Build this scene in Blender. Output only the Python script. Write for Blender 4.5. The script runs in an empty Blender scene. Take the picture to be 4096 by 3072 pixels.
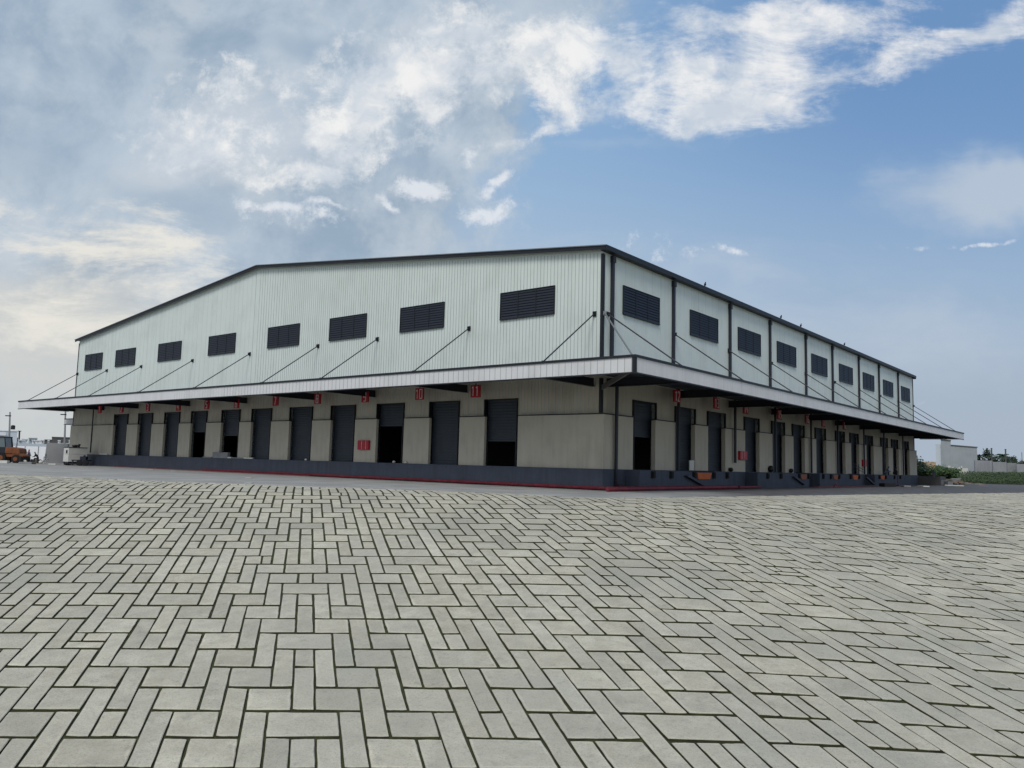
import bpy, bmesh, math, random
from mathutils import Vector, Matrix, noise as mn
rnd = random.Random(7)
sc = bpy.context.scene
PI = math.pi

# ---------------------------------------------------------------- camera
F_PX, PITCH, ROLL = 3188.0, 0.0993, 0.0257
cam_d = bpy.data.cameras.new("camera"); cam = bpy.data.objects.new("camera", cam_d)
sc.collection.objects.link(cam); sc.camera = cam
cam_d.sensor_width = 36.0; cam_d.lens = F_PX / 4096 * 36.0
cam_d.clip_start = 0.1; cam_d.clip_end = 20000
CF = Vector((0, math.cos(PITCH), math.sin(PITCH))); CR0 = Vector((1, 0, 0)); CU0 = CR0.cross(CF)
CR = CR0 * math.cos(ROLL) + CU0 * math.sin(ROLL); CU = -CR0 * math.sin(ROLL) + CU0 * math.cos(ROLL)
EYE = Vector((0, 0, 1.5))
m = Matrix((CR, CU, -CF)).transposed().to_4x4(); m.translation = EYE
cam.matrix_world = m

def ray(px, py):
    return CF + CR * ((px - 2048) / F_PX) - CU * ((py - 1536) / F_PX)
def atY(px, py, Y):                       # world point seen at a pixel, at forward distance Y
    r = ray(px, py); return EYE + r * (Y / r.y)

# ---------------------------------------------------------------- sky
SUN_EL, SUN_AZ = math.radians(50), math.radians(-165)     # azimuth from +Y towards +X
SUN_DIR = Vector((math.sin(SUN_AZ) * math.cos(SUN_EL), math.cos(SUN_AZ) * math.cos(SUN_EL), math.sin(SUN_EL)))
world = bpy.data.worlds.new("World"); sc.world = world; world.use_nodes = True
wt = world.node_tree; wt.nodes.clear()
def WN(t, **k):
    n = wt.nodes.new(t)
    for a, v in k.items(): setattr(n, a, v)
    return n
def wl(a, b): wt.links.new(a, b)
def wm(op, a, b=None, c=None, clamp=False):
    n = WN('ShaderNodeMath', operation=op, use_clamp=clamp)
    for i, v in enumerate((a, b, c)):
        if v is None: continue
        if isinstance(v, (int, float)): n.inputs[i].default_value = v
        else: wl(v, n.inputs[i])
    return n.outputs[0]
def wsmooth(v, lo, hi):
    n = WN('ShaderNodeMapRange', interpolation_type='SMOOTHSTEP'); wl(v, n.inputs[0])
    n.inputs[1].default_value = lo; n.inputs[2].default_value = hi
    return n.outputs[0]
def wmix(f, a, b):
    n = WN('ShaderNodeMix', data_type='RGBA')
    if isinstance(f, (int, float)): n.inputs[0].default_value = f
    else: wl(f, n.inputs[0])
    for i, v in ((6, a), (7, b)):
        if isinstance(v, tuple): n.inputs[i].default_value = (*v, 1)
        else: wl(v, n.inputs[i])
    return n.outputs[2]
SKY_STR = 0.10
def lin(r, g, b, k=1.0):
    f = lambda c: ((c / 255 + .055) / 1.055) ** 2.4 if c > 10 else c / 255 / 12.92
    return tuple(f(c) * k for c in (r, g, b))
def skyc(r, g, b): return lin(r, g, b, 1 / SKY_STR)
tc = WN('ShaderNodeTexCoord'); sep = WN('ShaderNodeSeparateXYZ'); wl(tc.outputs['Generated'], sep.inputs[0])
DX, DY, DZ = sep.outputs
sky = WN('ShaderNodeTexSky', sky_type='NISHITA', sun_disc=False, sun_elevation=SUN_EL, sun_rotation=SUN_AZ)
sky.air_density = 1.0; sky.dust_density = 1.2; sky.ozone_density = 1.5
# layout coordinates of the cloud deck: direction divided by its northward component
ysafe = wm('MAXIMUM', DY, 0.15)
Uc = wm('DIVIDE', DX, ysafe); Vc = wm('DIVIDE', DZ, ysafe)
cmb = WN('ShaderNodeCombineXYZ'); wl(Uc, cmb.inputs[0]); wl(Vc, cmb.inputs[1])
UV = cmb.outputs[0]
def noise_tex(vec, scale, detail=6, rough=.55, dist=0.0, rot=0.0, sx=1.0, sy=1.0, off=0.0):
    mp = WN('ShaderNodeMapping'); wl(vec, mp.inputs[0])
    mp.inputs['Location'].default_value = (off, off * .7, off * .3)
    mp.inputs['Rotation'].default_value = (0, 0, rot); mp.inputs['Scale'].default_value = (sx, sy, 1)
    n = WN('ShaderNodeTexNoise'); wl(mp.outputs[0], n.inputs[0])
    n.inputs['Scale'].default_value = scale; n.inputs['Detail'].default_value = detail
    n.inputs['Roughness'].default_value = rough; n.inputs['Distortion'].default_value = dist
    return n
# warp
wn = noise_tex(UV, 5.0, 4, .6)
vs = WN('ShaderNodeVectorMath', operation='SUBTRACT'); wl(wn.outputs['Color'], vs.inputs[0]); vs.inputs[1].default_value = (.5, .5, .5)
vsc = WN('ShaderNodeVectorMath', operation='SCALE'); wl(vs.outputs[0], vsc.inputs[0]); vsc.inputs['Scale'].default_value = .12
va = WN('ShaderNodeVectorMath', operation='ADD'); wl(UV, va.inputs[0]); wl(vsc.outputs[0], va.inputs[1])
UVW = va.outputs[0]
def blob(px, py, rx, ry, rot=0.0, w=1.0, vec=None):
    r = ray(px, py); cu, cv = r.x / r.y, r.z / r.y
    mp = WN('ShaderNodeMapping', vector_type='TEXTURE'); wl(vec or UVW, mp.inputs[0])
    mp.inputs['Location'].default_value = (cu, cv, 0); mp.inputs['Rotation'].default_value = (0, 0, math.radians(rot))
    mp.inputs['Scale'].default_value = (rx / F_PX, ry / F_PX, 1)
    D = WN('ShaderNodeVectorMath', operation='DOT_PRODUCT'); wl(mp.outputs[0], D.inputs[0]); wl(mp.outputs[0], D.inputs[1])
    return wm('EXPONENT', wm('MULTIPLY_ADD', D.outputs['Value'], -1.0, math.log(w)))
def total(bl):
    o = bl[0]
    for b_ in bl[1:]: o = wm('ADD', o, b_)
    return o
n_big = noise_tex(UV, 5.0, 8, .6, .25)
n_mid = noise_tex(UV, 10.0, 10, .62, .2, off=5.3)
n_fine = noise_tex(UV, 17.0, 9, .68, .15, off=3.1)
n_puff = noise_tex(UV, 38.0, 8, .66, .1, off=9.1)
n_strk = noise_tex(UV, 13.0, 9, .66, .3, rot=math.radians(24), sx=.45, sy=1.5, off=7.7)
n_wisp = noise_tex(UV, 13.0, 9, .66, .3, rot=math.radians(-24), sx=.5, sy=1.3, off=1.7)
def nz(n, k): return wm('MULTIPLY', wm('SUBTRACT', n.outputs[0], .5), k)
# blue sky: the Nishita sky, paler to the west and towards the horizon
tint = WN('ShaderNodeMix', data_type='RGBA', blend_type='MULTIPLY'); tint.inputs[0].default_value = 1
wl(sky.outputs[0], tint.inputs[6]); tint.inputs[7].default_value = (1.0, 1.0, 1.0, 1)
base = tint.outputs[2]
hz = wsmooth(Vc, .44, .02)
west = wsmooth(Uc, .50, -.05)
base = wmix(.82, base, wmix(wsmooth(Vc, .15, .55), skyc(152, 184, 218), skyc(112, 152, 200)))
base = wmix(wm('MULTIPLY', west, .55), base, skyc(158, 190, 220))
hzc = wmix(wsmooth(Uc, -.5, .45), skyc(206, 208, 206), skyc(168, 181, 196))
base = wmix(wm('MULTIPLY', hz, .85), base, hzc)
# large grey-blue cloud deck in the west
l1 = total([wm('MULTIPLY', Uc, -3.0), wm('MULTIPLY', Vc, 1.9), nz(n_mid, 1.3), nz(n_big, .5), blob(1400, 560, 300, 200, 20, .35), blob(700, 1000, 380, 160, 0, .3)])
deckm = wsmooth(l1, .55, 1.0)
gr = wmix(wsmooth(n_big.outputs[0], .36, .62), skyc(150, 170, 190), skyc(184, 198, 212))
gr = wmix(wm('MULTIPLY', wsmooth(n_mid.outputs[0], .45, .68), .5), gr, skyc(206, 213, 219))
dark = total([blob(1350, 210, 330, 90, -16, .9), blob(200, 560, 380, 260, 0, .6), blob(500, 230, 420, 90, 0, .4), blob(780, 860, 330, 130, -8, .8), blob(1280, 590, 170, 90, 0, .5), blob(1620, 650, 150, 60, -5, .7)])
gr = wmix(wm('MULTIPLY', wsmooth(wm('ADD', dark, nz(n_mid, .6)), .2, .9), .8), gr, skyc(156, 176, 196))
col = wmix(wm('MULTIPLY', deckm, .96), base, gr)
# soft veils
veil = total([blob(4080, 790, 480, 130, 2, 1.5), blob(3500, 1330, 1000, 200, -3, .7), blob(2950, 1080, 330, 60, 0, .35), blob(2300, 1000, 800, 150, 4, .35), blob(2500, 560, 500, 50, 5, .35),
              blob(950, 560, 480, 240, 14, 1.0), blob(250, 1350, 900, 260, -8, 1.3), blob(100, 430, 300, 50, 10, .35), blob(2100, 100, 700, 260, 0, .55)])
veilm = wm('MULTIPLY', wsmooth(wm('ADD', veil, nz(n_wisp, 1.0)), .1, 1.1), .85, clamp=True)
vc = wmix(wsmooth(Uc, -.25, .25), wmix(wsmooth(Vc, .22, .42), skyc(206, 208, 206), skyc(202, 211, 221)), skyc(186, 199, 214))
col = wmix(veilm, col, vc)
# bright clouds
bc = total([blob(1350, 480, 560, 190, 14, .78), blob(1640, 330, 330, 260, 35, .82), blob(420, 120, 420, 70, 0, .3), blob(2000, 60, 300, 90, 0, .4), blob(3100, 60, 400, 70, 5, .3), blob(1850, 130, 330, 240, 0, .65), blob(900, 300, 210, 130, 0, .75),
            blob(720, 420, 130, 90, -40, .4), blob(800, 600, 360, 100, -14, .75), blob(1180, 710, 270, 70, 6, .75), blob(2310, 230, 240, 170, 0, .85), blob(2800, 230, 480, 260, 5, .95),
            blob(2540, 250, 80, 180, 0, .3), blob(3350, 110, 560, 130, 20, .8), blob(3000, 360, 480, 90, 10, .7), blob(2850, 440, 330, 70, 0, .5), blob(3640, 220, 210, 80, 22, .9), blob(4070, 60, 260, 80, 25, 1.0), blob(3880, 120, 160, 45, 15, .6),
            blob(2200, 380, 150, 80, -15, .85), blob(2120, 540, 160, 40, 30, .95), blob(2730, 505, 150, 30, 10, .5), blob(1500, 650, 90, 50, 30, .5)])
cn = wmix(wsmooth(Uc, -.02, .22), n_fine.outputs[0], n_wisp.outputs[0])
bm1 = wsmooth(total([bc, wm('MULTIPLY', wm('SUBTRACT', cn, .5), 3.2), nz(n_fine, 1.0), nz(n_big, .6)]), .30, 1.4)
bm1 = wm('MULTIPLY', bm1, wsmooth(bc, .1, .4))
# small crisp puffs
pf = total([blob(2015, 715, 100, 36, 20, 1.1), blob(1945, 845, 150, 55, 13, 1.2), blob(1665, 752, 135, 58, 3, 1.2), blob(1530, 820, 80, 20, -35, .9), blob(1880, 640, 60, 35, 0, .7),
            blob(1130, 920, 210, 70, 2, .65), blob(1130, 850, 180, 30, -8, .8), blob(1290, 835, 160, 18, -4, .8), blob(3900, 975, 260, 20, 9, .85), blob(2900, 1022, 110, 22, -4, .7), blob(2640, 1015, 210, 80, -20, .5), blob(2500, 930, 90, 50, 0, .25), blob(1000, 760, 100, 90, 0, .5)])
pf = wm('ADD', pf, blob(3695, 1560, 45, 45, 0, .7))
pm = wsmooth(total([pf, nz(n_puff, 2.2), nz(n_fine, 1.4)]), .40, 1.15)
pm = wm('MULTIPLY', pm, wsmooth(pf, .08, .35))
# low sun-lit streaks in the west
st = total([blob(120, 830, 420, 50, -17, .6), blob(250, 970, 380, 45, -22, .5), blob(680, 980, 330, 150, -25, .6), blob(300, 1150, 800, 260, -14, .55), blob(100, 1320, 700, 140, -6, .3)])
sm = wsmooth(total([st, nz(n_strk, 5.0), nz(n_puff, .8)]), .1, 1.5)
n_shade = noise_tex(UVW, 12.0, 8, .6, .2, off=2.2)
white = wmix(wsmooth(n_shade.outputs[0], .36, .62), skyc(206, 214, 224), skyc(246, 245, 243))
stm = wsmooth(st, .12, .5)
col = wmix(wm('MULTIPLY', wm('MULTIPLY', sm, stm), .85), col, skyc(238, 234, 224))
lowcut = wm('MAXIMUM', wsmooth(Uc, .22, .02), wsmooth(Vc, .24, .36))
col = wmix(wm('MULTIPLY', wm('MULTIPLY', bm1, lowcut), .9), col, white)
col = wmix(wm('MULTIPLY', pm, .85), col, skyc(228, 232, 238))
lowmist = wm('MULTIPLY', wsmooth(Vc, .20, .01), .8)
col = wmix(lowmist, col, hzc)
# the part of the sky behind the viewer: broken cloud
n_back = noise_tex(tc.outputs['Generated'], 2.2, 6, .55, .3)
backc = wmix(wsmooth(n_back.outputs[0], .38, .62), sky.outputs[0], skyc(196, 204, 212))
col = wmix(wsmooth(DY, .02, .28), backc, col)
bg = WN('ShaderNodeBackground'); wl(col, bg.inputs[0]); bg.inputs[1].default_value = SKY_STR
wo = WN('ShaderNodeOutputWorld'); wl(bg.outputs[0], wo.inputs[0])

try: world.cycles.sampling_method = 'MANUAL'; world.cycles.sample_map_resolution = 512
except Exception: pass
# ---------------------------------------------------------------- sun, exposure
sun_d = bpy.data.lights.new("sun", 'SUN'); sun = bpy.data.objects.new("sun", sun_d); sc.collection.objects.link(sun)
sun_d.energy = 1.7; sun_d.angle = math.radians(22); sun_d.color = (1, .96, .9)
sun.rotation_euler = SUN_DIR.to_track_quat('Z', 'Y').to_euler()
sc.view_settings.view_transform = 'Standard'; sc.view_settings.look = 'None'
sc.view_settings.exposure = 0.0; sc.view_settings.gamma = 1.0

# ---------------------------------------------------------------- materials
def mat(name, col, rough=.6, var=0.0, vscale=1.0, bump=0.0, bscale=20.0, metal=0.0, spec=.4, col2=None, stretch=(1, 1, 1), coord='Object', streak=0.0):
    M = bpy.data.materials.new(name); M.use_nodes = True; nt = M.node_tree; b = nt.nodes['Principled BSDF']
    b.inputs['Base Color'].default_value = (*col, 1); b.inputs['Roughness'].default_value = rough
    b.inputs['Metallic'].default_value = metal; b.inputs['Specular IOR Level'].default_value = spec
    t = nt.nodes.new('ShaderNodeTexCoord'); mp = nt.nodes.new('ShaderNodeMapping'); nt.links.new(t.outputs[coord], mp.inputs[0])
    mp.inputs['Scale'].default_value = stretch
    if var or col2:
        n = nt.nodes.new('ShaderNodeTexNoise'); nt.links.new(mp.outputs[0], n.inputs[0]); n.inputs['Scale'].default_value = vscale
        n.inputs['Detail'].default_value = 8; n.inputs['Roughness'].default_value = .62
        r = nt.nodes.new('ShaderNodeMapRange'); nt.links.new(n.outputs[0], r.inputs[0]); r.inputs[1].default_value = .3; r.inputs[2].default_value = .7
        x = nt.nodes.new('ShaderNodeMix'); x.data_type = 'RGBA'; nt.links.new(r.outputs[0], x.inputs[0])
        c2 = col2 or tuple(c * (1 + var) for c in col); c1 = col if col2 else tuple(c * (1 - var) for c in col)
        x.inputs[6].default_value = (*c1, 1); x.inputs[7].default_value = (*c2, 1)
        nt.links.new(x.outputs[2], b.inputs['Base Color'])
    if streak:
        m2 = nt.nodes.new('ShaderNodeMapping'); nt.links.new(t.outputs[coord], m2.inputs[0]); m2.inputs['Scale'].default_value = (1, 1, .07)
        n = nt.nodes.new('ShaderNodeTexNoise'); nt.links.new(m2.outputs[0], n.inputs[0]); n.inputs['Scale'].default_value = 2.3; n.inputs['Detail'].default_value = 9; n.inputs['Roughness'].default_value = .7
        n3 = nt.nodes.new('ShaderNodeTexNoise'); nt.links.new(t.outputs[coord], n3.inputs[0]); n3.inputs['Scale'].default_value = .5; n3.inputs['Detail'].default_value = 6
        mu = nt.nodes.new('ShaderNodeMath'); mu.operation = 'ADD'; nt.links.new(n.outputs[0], mu.inputs[0]); nt.links.new(n3.outputs[0], mu.inputs[1])
        r = nt.nodes.new('ShaderNodeMapRange'); nt.links.new(mu.outputs[0], r.inputs[0]); r.inputs[1].default_value = .95; r.inputs[2].default_value = 1.35; r.inputs[4].default_value = streak
        x = nt.nodes.new('ShaderNodeMix'); x.data_type = 'RGBA'; nt.links.new(r.outputs[0], x.inputs[0])
        src = b.inputs['Base Color'].links[0].from_socket if b.inputs['Base Color'].links else None
        if src: nt.links.new(src, x.inputs[6])
        else: x.inputs[6].default_value = (*col, 1)
        x.inputs[7].default_value = (col[0] * .42, col[1] * .40, col[2] * .36, 1); nt.links.new(x.outputs[2], b.inputs['Base Color'])
    if bump:
        n = nt.nodes.new('ShaderNodeTexNoise'); nt.links.new(mp.outputs[0], n.inputs[0]); n.inputs['Scale'].default_value = bscale; n.inputs['Detail'].default_value = 6
        bp = nt.nodes.new('ShaderNodeBump'); bp.inputs['Strength'].default_value = bump; bp.inputs['Distance'].default_value = .02
        nt.links.new(n.outputs[0], bp.inputs['Height']); nt.links.new(bp.outputs[0], b.inputs['Normal'])
    return M
MT = {}
MT['clad'] = mat('pale_green_white_cladding', (.70, .775, .735), .45, .035, .25, .05, 3, stretch=(1, 1, .25), streak=.22)
MT['seam'] = mat('cladding_seam', (.33, .36, .355), .6)
MT['seam2'] = mat('faint_seam', (.55, .59, .575), .6)
MT['lower'] = mat('beige_grey_plaster', (.51, .475, .395), .8, .06, .35, .15, 8, stretch=(1, 1, .4), streak=.4)
MT['trim'] = mat('charcoal_trim', (.013, .016, .023), .5, .15, 1)
MT['roof'] = mat('grey_roof_sheet', (.30, .32, .33), .5, .08, .4)
MT['fascia'] = mat('white_fascia_sheet', (.70, .70, .71), .5, .04, .6, stretch=(1, 1, .3), streak=.25)
MT['deck'] = mat('shade_darkened_deck', (.05, .055, .07), .6, .1, 1)  # light metal deck; the shade under the canopy is put into its colour
MT['steel'] = mat('navy_painted_steel', (.018, .02, .03), .5, .1, 1)
MT['galv'] = mat('galvanised_steel', (.22, .24, .25), .45, .1, 2, metal=.4)
MT['shutter'] = mat('slate_blue_shutter', (.026, .035, .050), .5, .2, .8, stretch=(1, 1, .4), streak=.5)
MT['louvre'] = mat('dark_louvre_blade', (.016, .020, .032), .5, .1, 1)
MT['lback'] = mat('louvre_back', (.007, .008, .012), .8)
MT['dock'] = mat('blue_grey_dock_paint', (.062, .075, .105), .75, .3, .5, .2, 6, streak=.6)
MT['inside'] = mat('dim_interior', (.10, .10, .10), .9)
MT['red'] = mat('red_paint', (.42, .015, .025), .45, .12, 2)
MT['redpipe'] = mat('red_pipe_paint', (.17, .018, .03), .6, .35, 1.5)
MT['white'] = mat('white_lettering', (.8, .76, .78), .5)
MT['rubber'] = mat('black_rubber', (.010, .010, .011), .85)
MT['orange'] = mat('orange_steel', (.50, .11, .02), .6, .15, 3)
MT['fadeorange'] = mat('faded_orange_steel', (.30, .10, .05), .7, .15, 3)
MT['yellow'] = mat('yellow_orange_machine_paint', (.19, .06, .018), .6, .35, 2, streak=.6)
MT['offwhite'] = mat('offwhite_painted_metal', (.62, .62, .58), .5, .07, 1.5)
MT['pwhite'] = mat('white_plaster', (.76, .78, .80), .8, .07, .2)
MT['pblue'] = mat('pale_blue_grey_wall', (.56, .61, .66), .8, .07, .1)
MT['pgrey'] = mat('grey_render', (.26, .265, .27), .85, .12, .4, .2, 5)
MT['pdark'] = mat('dark_grey_building', (.11, .105, .10), .85, .25, .2)
MT['tan'] = mat('tan_plaster', (.52, .36, .24), .8, .06, .1)
MT['brick'] = mat('red_brick', (.20, .10, .075), .85, .15, .5)
MT['glass'] = mat('cab_glass', (.10, .14, .16), .1, spec=.8)
MT['bark'] = mat('bark', (.05, .04, .03), .9, .2, 3)
MT['concrete'] = mat('grey_concrete', (.24, .245, .25), .85, .15, 1.2, .3, 10)
MT['wood'] = mat('weathered_timber', (.24, .17, .12), .85, .25, 4)
MT['cable'] = mat('black_plastic', (.01, .01, .012), .5)
MT['blue'] = mat('dark_blue_plastic', (.012, .015, .035), .6)
MT['skin'] = mat('skin', (.16, .075, .045), .6)
MT['hair'] = mat('black_hair', (.008, .007, .007), .7)
MT['cloth_blue'] = mat('faded_blue_cloth', (.16, .19, .27), .9, .2, 4)
MT['cloth_dark'] = mat('dark_olive_cloth', (.035, .035, .03), .9, .2, 4)
MT['cloth_red'] = mat('red_cloth', (.35, .04, .04), .9, .15, 4)
MT['cloth_white'] = mat('white_cloth', (.6, .6, .6), .9, .1, 4)
def leafmat(name, c1, c2):
    M = mat(name, c1, .6, col2=c2, vscale=.8)
    return M
MT['leaf'] = leafmat('hedge_leaf', (.025, .055, .018), (.07, .12, .035))
MT['leafdark'] = leafmat('dark_leaf', (.018, .035, .022), (.045, .075, .04))
MT['grass'] = leafmat('weed_leaf', (.022, .048, .014), (.055, .085, .028))

# ---------------------------------------------------------------- mesh helpers
class MB:
    def __init__(s): s.v = []; s.f = []; s.m = []
    def add(s, vs, fs, mi=0):
        o = len(s.v); s.v += [tuple(v) for v in vs]; s.f += [tuple(i + o for i in f) for f in fs]; s.m += [mi] * len(fs); return s
    def box(s, fr, u0, u1, o0, o1, z0, z1, mi=0):
        vs = [fr(u, o, z) for z in (z0, z1) for (u, o) in ((u0, o0), (u1, o0), (u1, o1), (u0, o1))]
        return s.add(vs, [(3, 2, 1, 0), (4, 5, 6, 7), (0, 1, 5, 4), (1, 2, 6, 5), (2, 3, 7, 6), (3, 0, 4, 7)], mi)
    def prism(s, fr, prof, o0, o1, mi=0):            # prof: list of (u,z), extruded in o
        n = len(prof); vs = [fr(u, o0, z) for u, z in prof] + [fr(u, o1, z) for u, z in prof]
        return s.add(vs, [tuple(range(n)), tuple(range(2 * n - 1, n - 1, -1))] + [(i, (i + 1) % n, n + (i + 1) % n, n + i) for i in range(n)], mi)
    def bar(s, p, q, r, n=8, mi=0, r2=None):
        p, q = Vector(p), Vector(q); d = (q - p).normalized(); x = d.orthogonal().normalized(); y = d.cross(x); r2 = r if r2 is None else r2
        vs = [p + (x * math.cos(t) + y * math.sin(t)) * r for t in [2 * PI * i / n for i in range(n)]] + [q + (x * math.cos(t) + y * math.sin(t)) * r2 for t in [2 * PI * i / n for i in range(n)]]
        return s.add(vs, [tuple(range(n - 1, -1, -1)), tuple(range(n, 2 * n))] + [(i, (i + 1) % n, n + (i + 1) % n, n + i) for i in range(n)], mi)
    def tube(s, pts, r, n=8, mi=0):
        for p, q in zip(pts[:-1], pts[1:]): s.bar(p, q, r, n, mi)
        return s
    def ball(s, c, rx, ry, rz, mi=0, n=10, k=6, jit=0):
        c = Vector(c); vs = [c + Vector((0, 0, -rz))]
        for i in range(1, k):
            ph = -PI / 2 + PI * i / k
            for j in range(n):
                t = 2 * PI * j / n; q = 1 + jit * rnd.uniform(-1, 1)
                vs.append(c + Vector((rx * math.cos(ph) * math.cos(t) * q, ry * math.cos(ph) * math.sin(t) * q, rz * math.sin(ph) * q)))
        vs.append(c + Vector((0, 0, rz))); fs = []
        for j in range(n): fs.append((0, 1 + (j + 1) % n, 1 + j)); fs.append((len(vs) - 1, 1 + (k - 2) * n + j, 1 + (k - 2) * n + (j + 1) % n))
        for i in range(k - 2):
            for j in range(n):
                fs.append((1 + i * n + j, 1 + i * n + (j + 1) % n, 1 + (i + 1) * n + (j + 1) % n, 1 + (i + 1) * n + j))
        return s.add(vs, fs, mi)
    def leaf(s, c, size, mi=0):
        c = Vector(c); d = Vector((rnd.gauss(0, 1), rnd.gauss(0, 1), rnd.gauss(0, 1))).normalized(); e = d.orthogonal().normalized(); g = d.cross(e)
        a, b_ = size * rnd.uniform(.6, 1.2), size * rnd.uniform(.3, .7)
        return s.add([c - d * a, c + e * b_, c + d * a, c - e * b_ + g * b_ * .4], [(0, 1, 2, 3)], mi)
    def build(s, name, mats, parent=None, smooth=False, bevel=0, recalc=True, origin=True):
        me = bpy.data.meshes.new(name)
        loc = Vector((0, 0, 0))
        if origin and s.v:
            lo = [min(v[i] for v in s.v) for i in range(3)]; hi = [max(v[i] for v in s.v) for i in range(3)]
            loc = Vector(((lo[0] + hi[0]) / 2, (lo[1] + hi[1]) / 2, lo[2]))
        me.from_pydata([Vector(v) - loc for v in s.v], [], s.f)
        for k in (mats if isinstance(mats, (list, tuple)) else [mats]): me.materials.append(MT[k] if isinstance(k, str) else k)
        me.polygons.foreach_set('material_index', s.m)
        if recalc:
            bm = bmesh.new(); bm.from_mesh(me); bmesh.ops.recalc_face_normals(bm, faces=bm.faces)
            if bevel: bmesh.ops.bevel(bm, geom=list(bm.edges), offset=bevel, segments=2, affect='EDGES', profile=.5, clamp_overlap=True)
            bm.to_mesh(me); bm.free()
        if smooth: me.polygons.foreach_set('use_smooth', [True] * len(me.polygons))
        o = bpy.data.objects.new(name, me); sc.collection.objects.link(o)
        o.location = loc
        if parent is not None:
            o.parent = parent; o.matrix_parent_inverse = Matrix.Identity(4)
            o.location = loc - world_loc(parent)
        return o
def world_loc(o):
    l = Vector(o.location)
    while o.parent is not None: o = o.parent; l += o.location
    return l
def tag(o, label=None, cat=None, group=None, kind=None):
    for k, v in (('label', label), ('category', cat), ('group', group), ('kind', kind)):
        if v: o[k] = v
    return o
def empty(name, loc, label=None, cat=None, group=None):
    o = bpy.data.objects.new(name, None); sc.collection.objects.link(o); o.location = loc; o.empty_display_size = .3
    return tag(o, label, cat, group)
def XY(u, o, z): return Vector((u, o, z))

# ---------------------------------------------------------------- ground
def lerp(pts, x):
    if x <= pts[0][0]: return pts[0][1]
    for (x0, y0), (x1, y1) in zip(pts[:-1], pts[1:]):
        if x <= x1: return y0 + (y1 - y0) * (x - x0) / (x1 - x0)
    return pts[-1][1]
EDGE = [(-1500, 900), (-60, 64), (-32.7, 51.6), (-25.5, 48.2), (-18.2, 44.8), (-10.1, 43.2), (-1.7, 40.9), (4.3, 38.6), (11.2, 43.6), (20.7, 52.4), (31.8, 61.8), (48.8, 76.1), (90, 110), (1500, 1300)]
def edge(x): return lerp(EDGE, x)
SLOPE = 0.136
def zg(x, y):
    t = (37.5 + (.18 if x < 4 else .42) * (math.sqrt((x - 4) ** 2 + 16) - 4) - y); d = t if t > 6 else math.log1p(math.exp(t * 1.2)) / 1.2 if t > -12 else 0
    d = min(d, 60) if d < 60 else 60
    return -SLOPE * d
xs = [-1500, -800, -400, -250, -160, -110, -85] + [-70 + 2 * i for i in range(86)] + [110, 130, 160, 250, 400, 800, 1500]
def sheet(yrow, nrow, lift):
    mb = MB(); n = len(xs)
    for x in xs:
        ys = yrow(x)
        for y in ys: mb.v.append((x, y, zg(x, y) + lift))
    for i in range(n - 1):
        for j in range(nrow - 1):
            a_ = i * nrow + j; mb.f.append((a_, a_ + nrow, a_ + nrow + 1, a_ + 1)); mb.m.append(0)
    return mb
# yard: worn concrete, darker asphalt along the east side
def ground_material():
    M = bpy.data.materials.new('worn_yard_concrete'); M.use_nodes = True; nt = M.node_tree; b = nt.nodes['Principled BSDF']; b.inputs['Roughness'].default_value = .85
    N = lambda t, **k: [setattr(n, a, v) for n in [nt.nodes.new(t)] for a, v in k.items()] and n if False else nt.nodes.new(t)
    g = nt.nodes.new('ShaderNodeNewGeometry'); L = nt.links.new
    def noi(scale, det, st=(1, 1, 1), rot=0):
        mp = nt.nodes.new('ShaderNodeMapping'); L(g.outputs['Position'], mp.inputs[0]); mp.inputs['Scale'].default_value = st; mp.inputs['Rotation'].default_value = (0, 0, rot)
        n = nt.nodes.new('ShaderNodeTexNoise'); L(mp.outputs[0], n.inputs[0]); n.inputs['Scale'].default_value = scale; n.inputs['Detail'].default_value = det; n.inputs['Roughness'].default_value = .6; return n.outputs[0]
    def rng(v, lo, hi):
        r = nt.nodes.new('ShaderNodeMapRange'); r.interpolation_type = 'SMOOTHSTEP'; L(v, r.inputs[0]); r.inputs[1].default_value = lo; r.inputs[2].default_value = hi; return r.outputs[0]
    def mix(f, a, c):
        x = nt.nodes.new('ShaderNodeMix'); x.data_type = 'RGBA'; L(f, x.inputs[0])
        for i, v in ((6, a), (7, c)):
            if isinstance(v, tuple): x.inputs[i].default_value = (*v, 1)
            else: L(v, x.inputs[i])
        return x.outputs[2]
    c = mix(rng(noi(.35, 8), .35, .65), (.27, .27, .262), (.36, .358, .345))
    c = mix(rng(noi(1.4, 8, (.12, 1, 1), .68), .5, .72), c, (.20, .20, .195))
    sp = nt.nodes.new('ShaderNodeSeparateXYZ'); L(g.outputs['Position'], sp.inputs[0])
    ma = nt.nodes.new('ShaderNodeMath'); ma.operation = 'ADD'; L(sp.outputs[0], ma.inputs[0]); 
    mm = nt.nodes.new('ShaderNodeMath'); mm.operation = 'MULTIPLY'; L(noi(.15, 5), mm.inputs[0]); mm.inputs[1].default_value = 14; L(mm.outputs[0], ma.inputs[1])
    asp = mix(rng(noi(.8, 8), .35, .7), (.062, .062, .066), (.12, .12, .122))
    c = mix(rng(ma.outputs[0], 14, 24), c, asp)
    L(c, b.inputs['Base Color'])
    bp = nt.nodes.new('ShaderNodeBump'); bp.inputs['Strength'].default_value = .5; bp.inputs['Distance'].default_value = .03; L(noi(3, 8), bp.inputs['Height']); L(bp.outputs[0], b.inputs['Normal'])
    return M
MT['yard'] = ground_material()
far_steps = [0, .02, .05, .1, .18, .3, .45, .65, 1]
g_ = sheet(lambda x: [edge(x) - .6] + [edge(x) + (5000 - edge(x)) * f ** 2.6 for f in far_steps[0:]], 10, 0)
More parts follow.
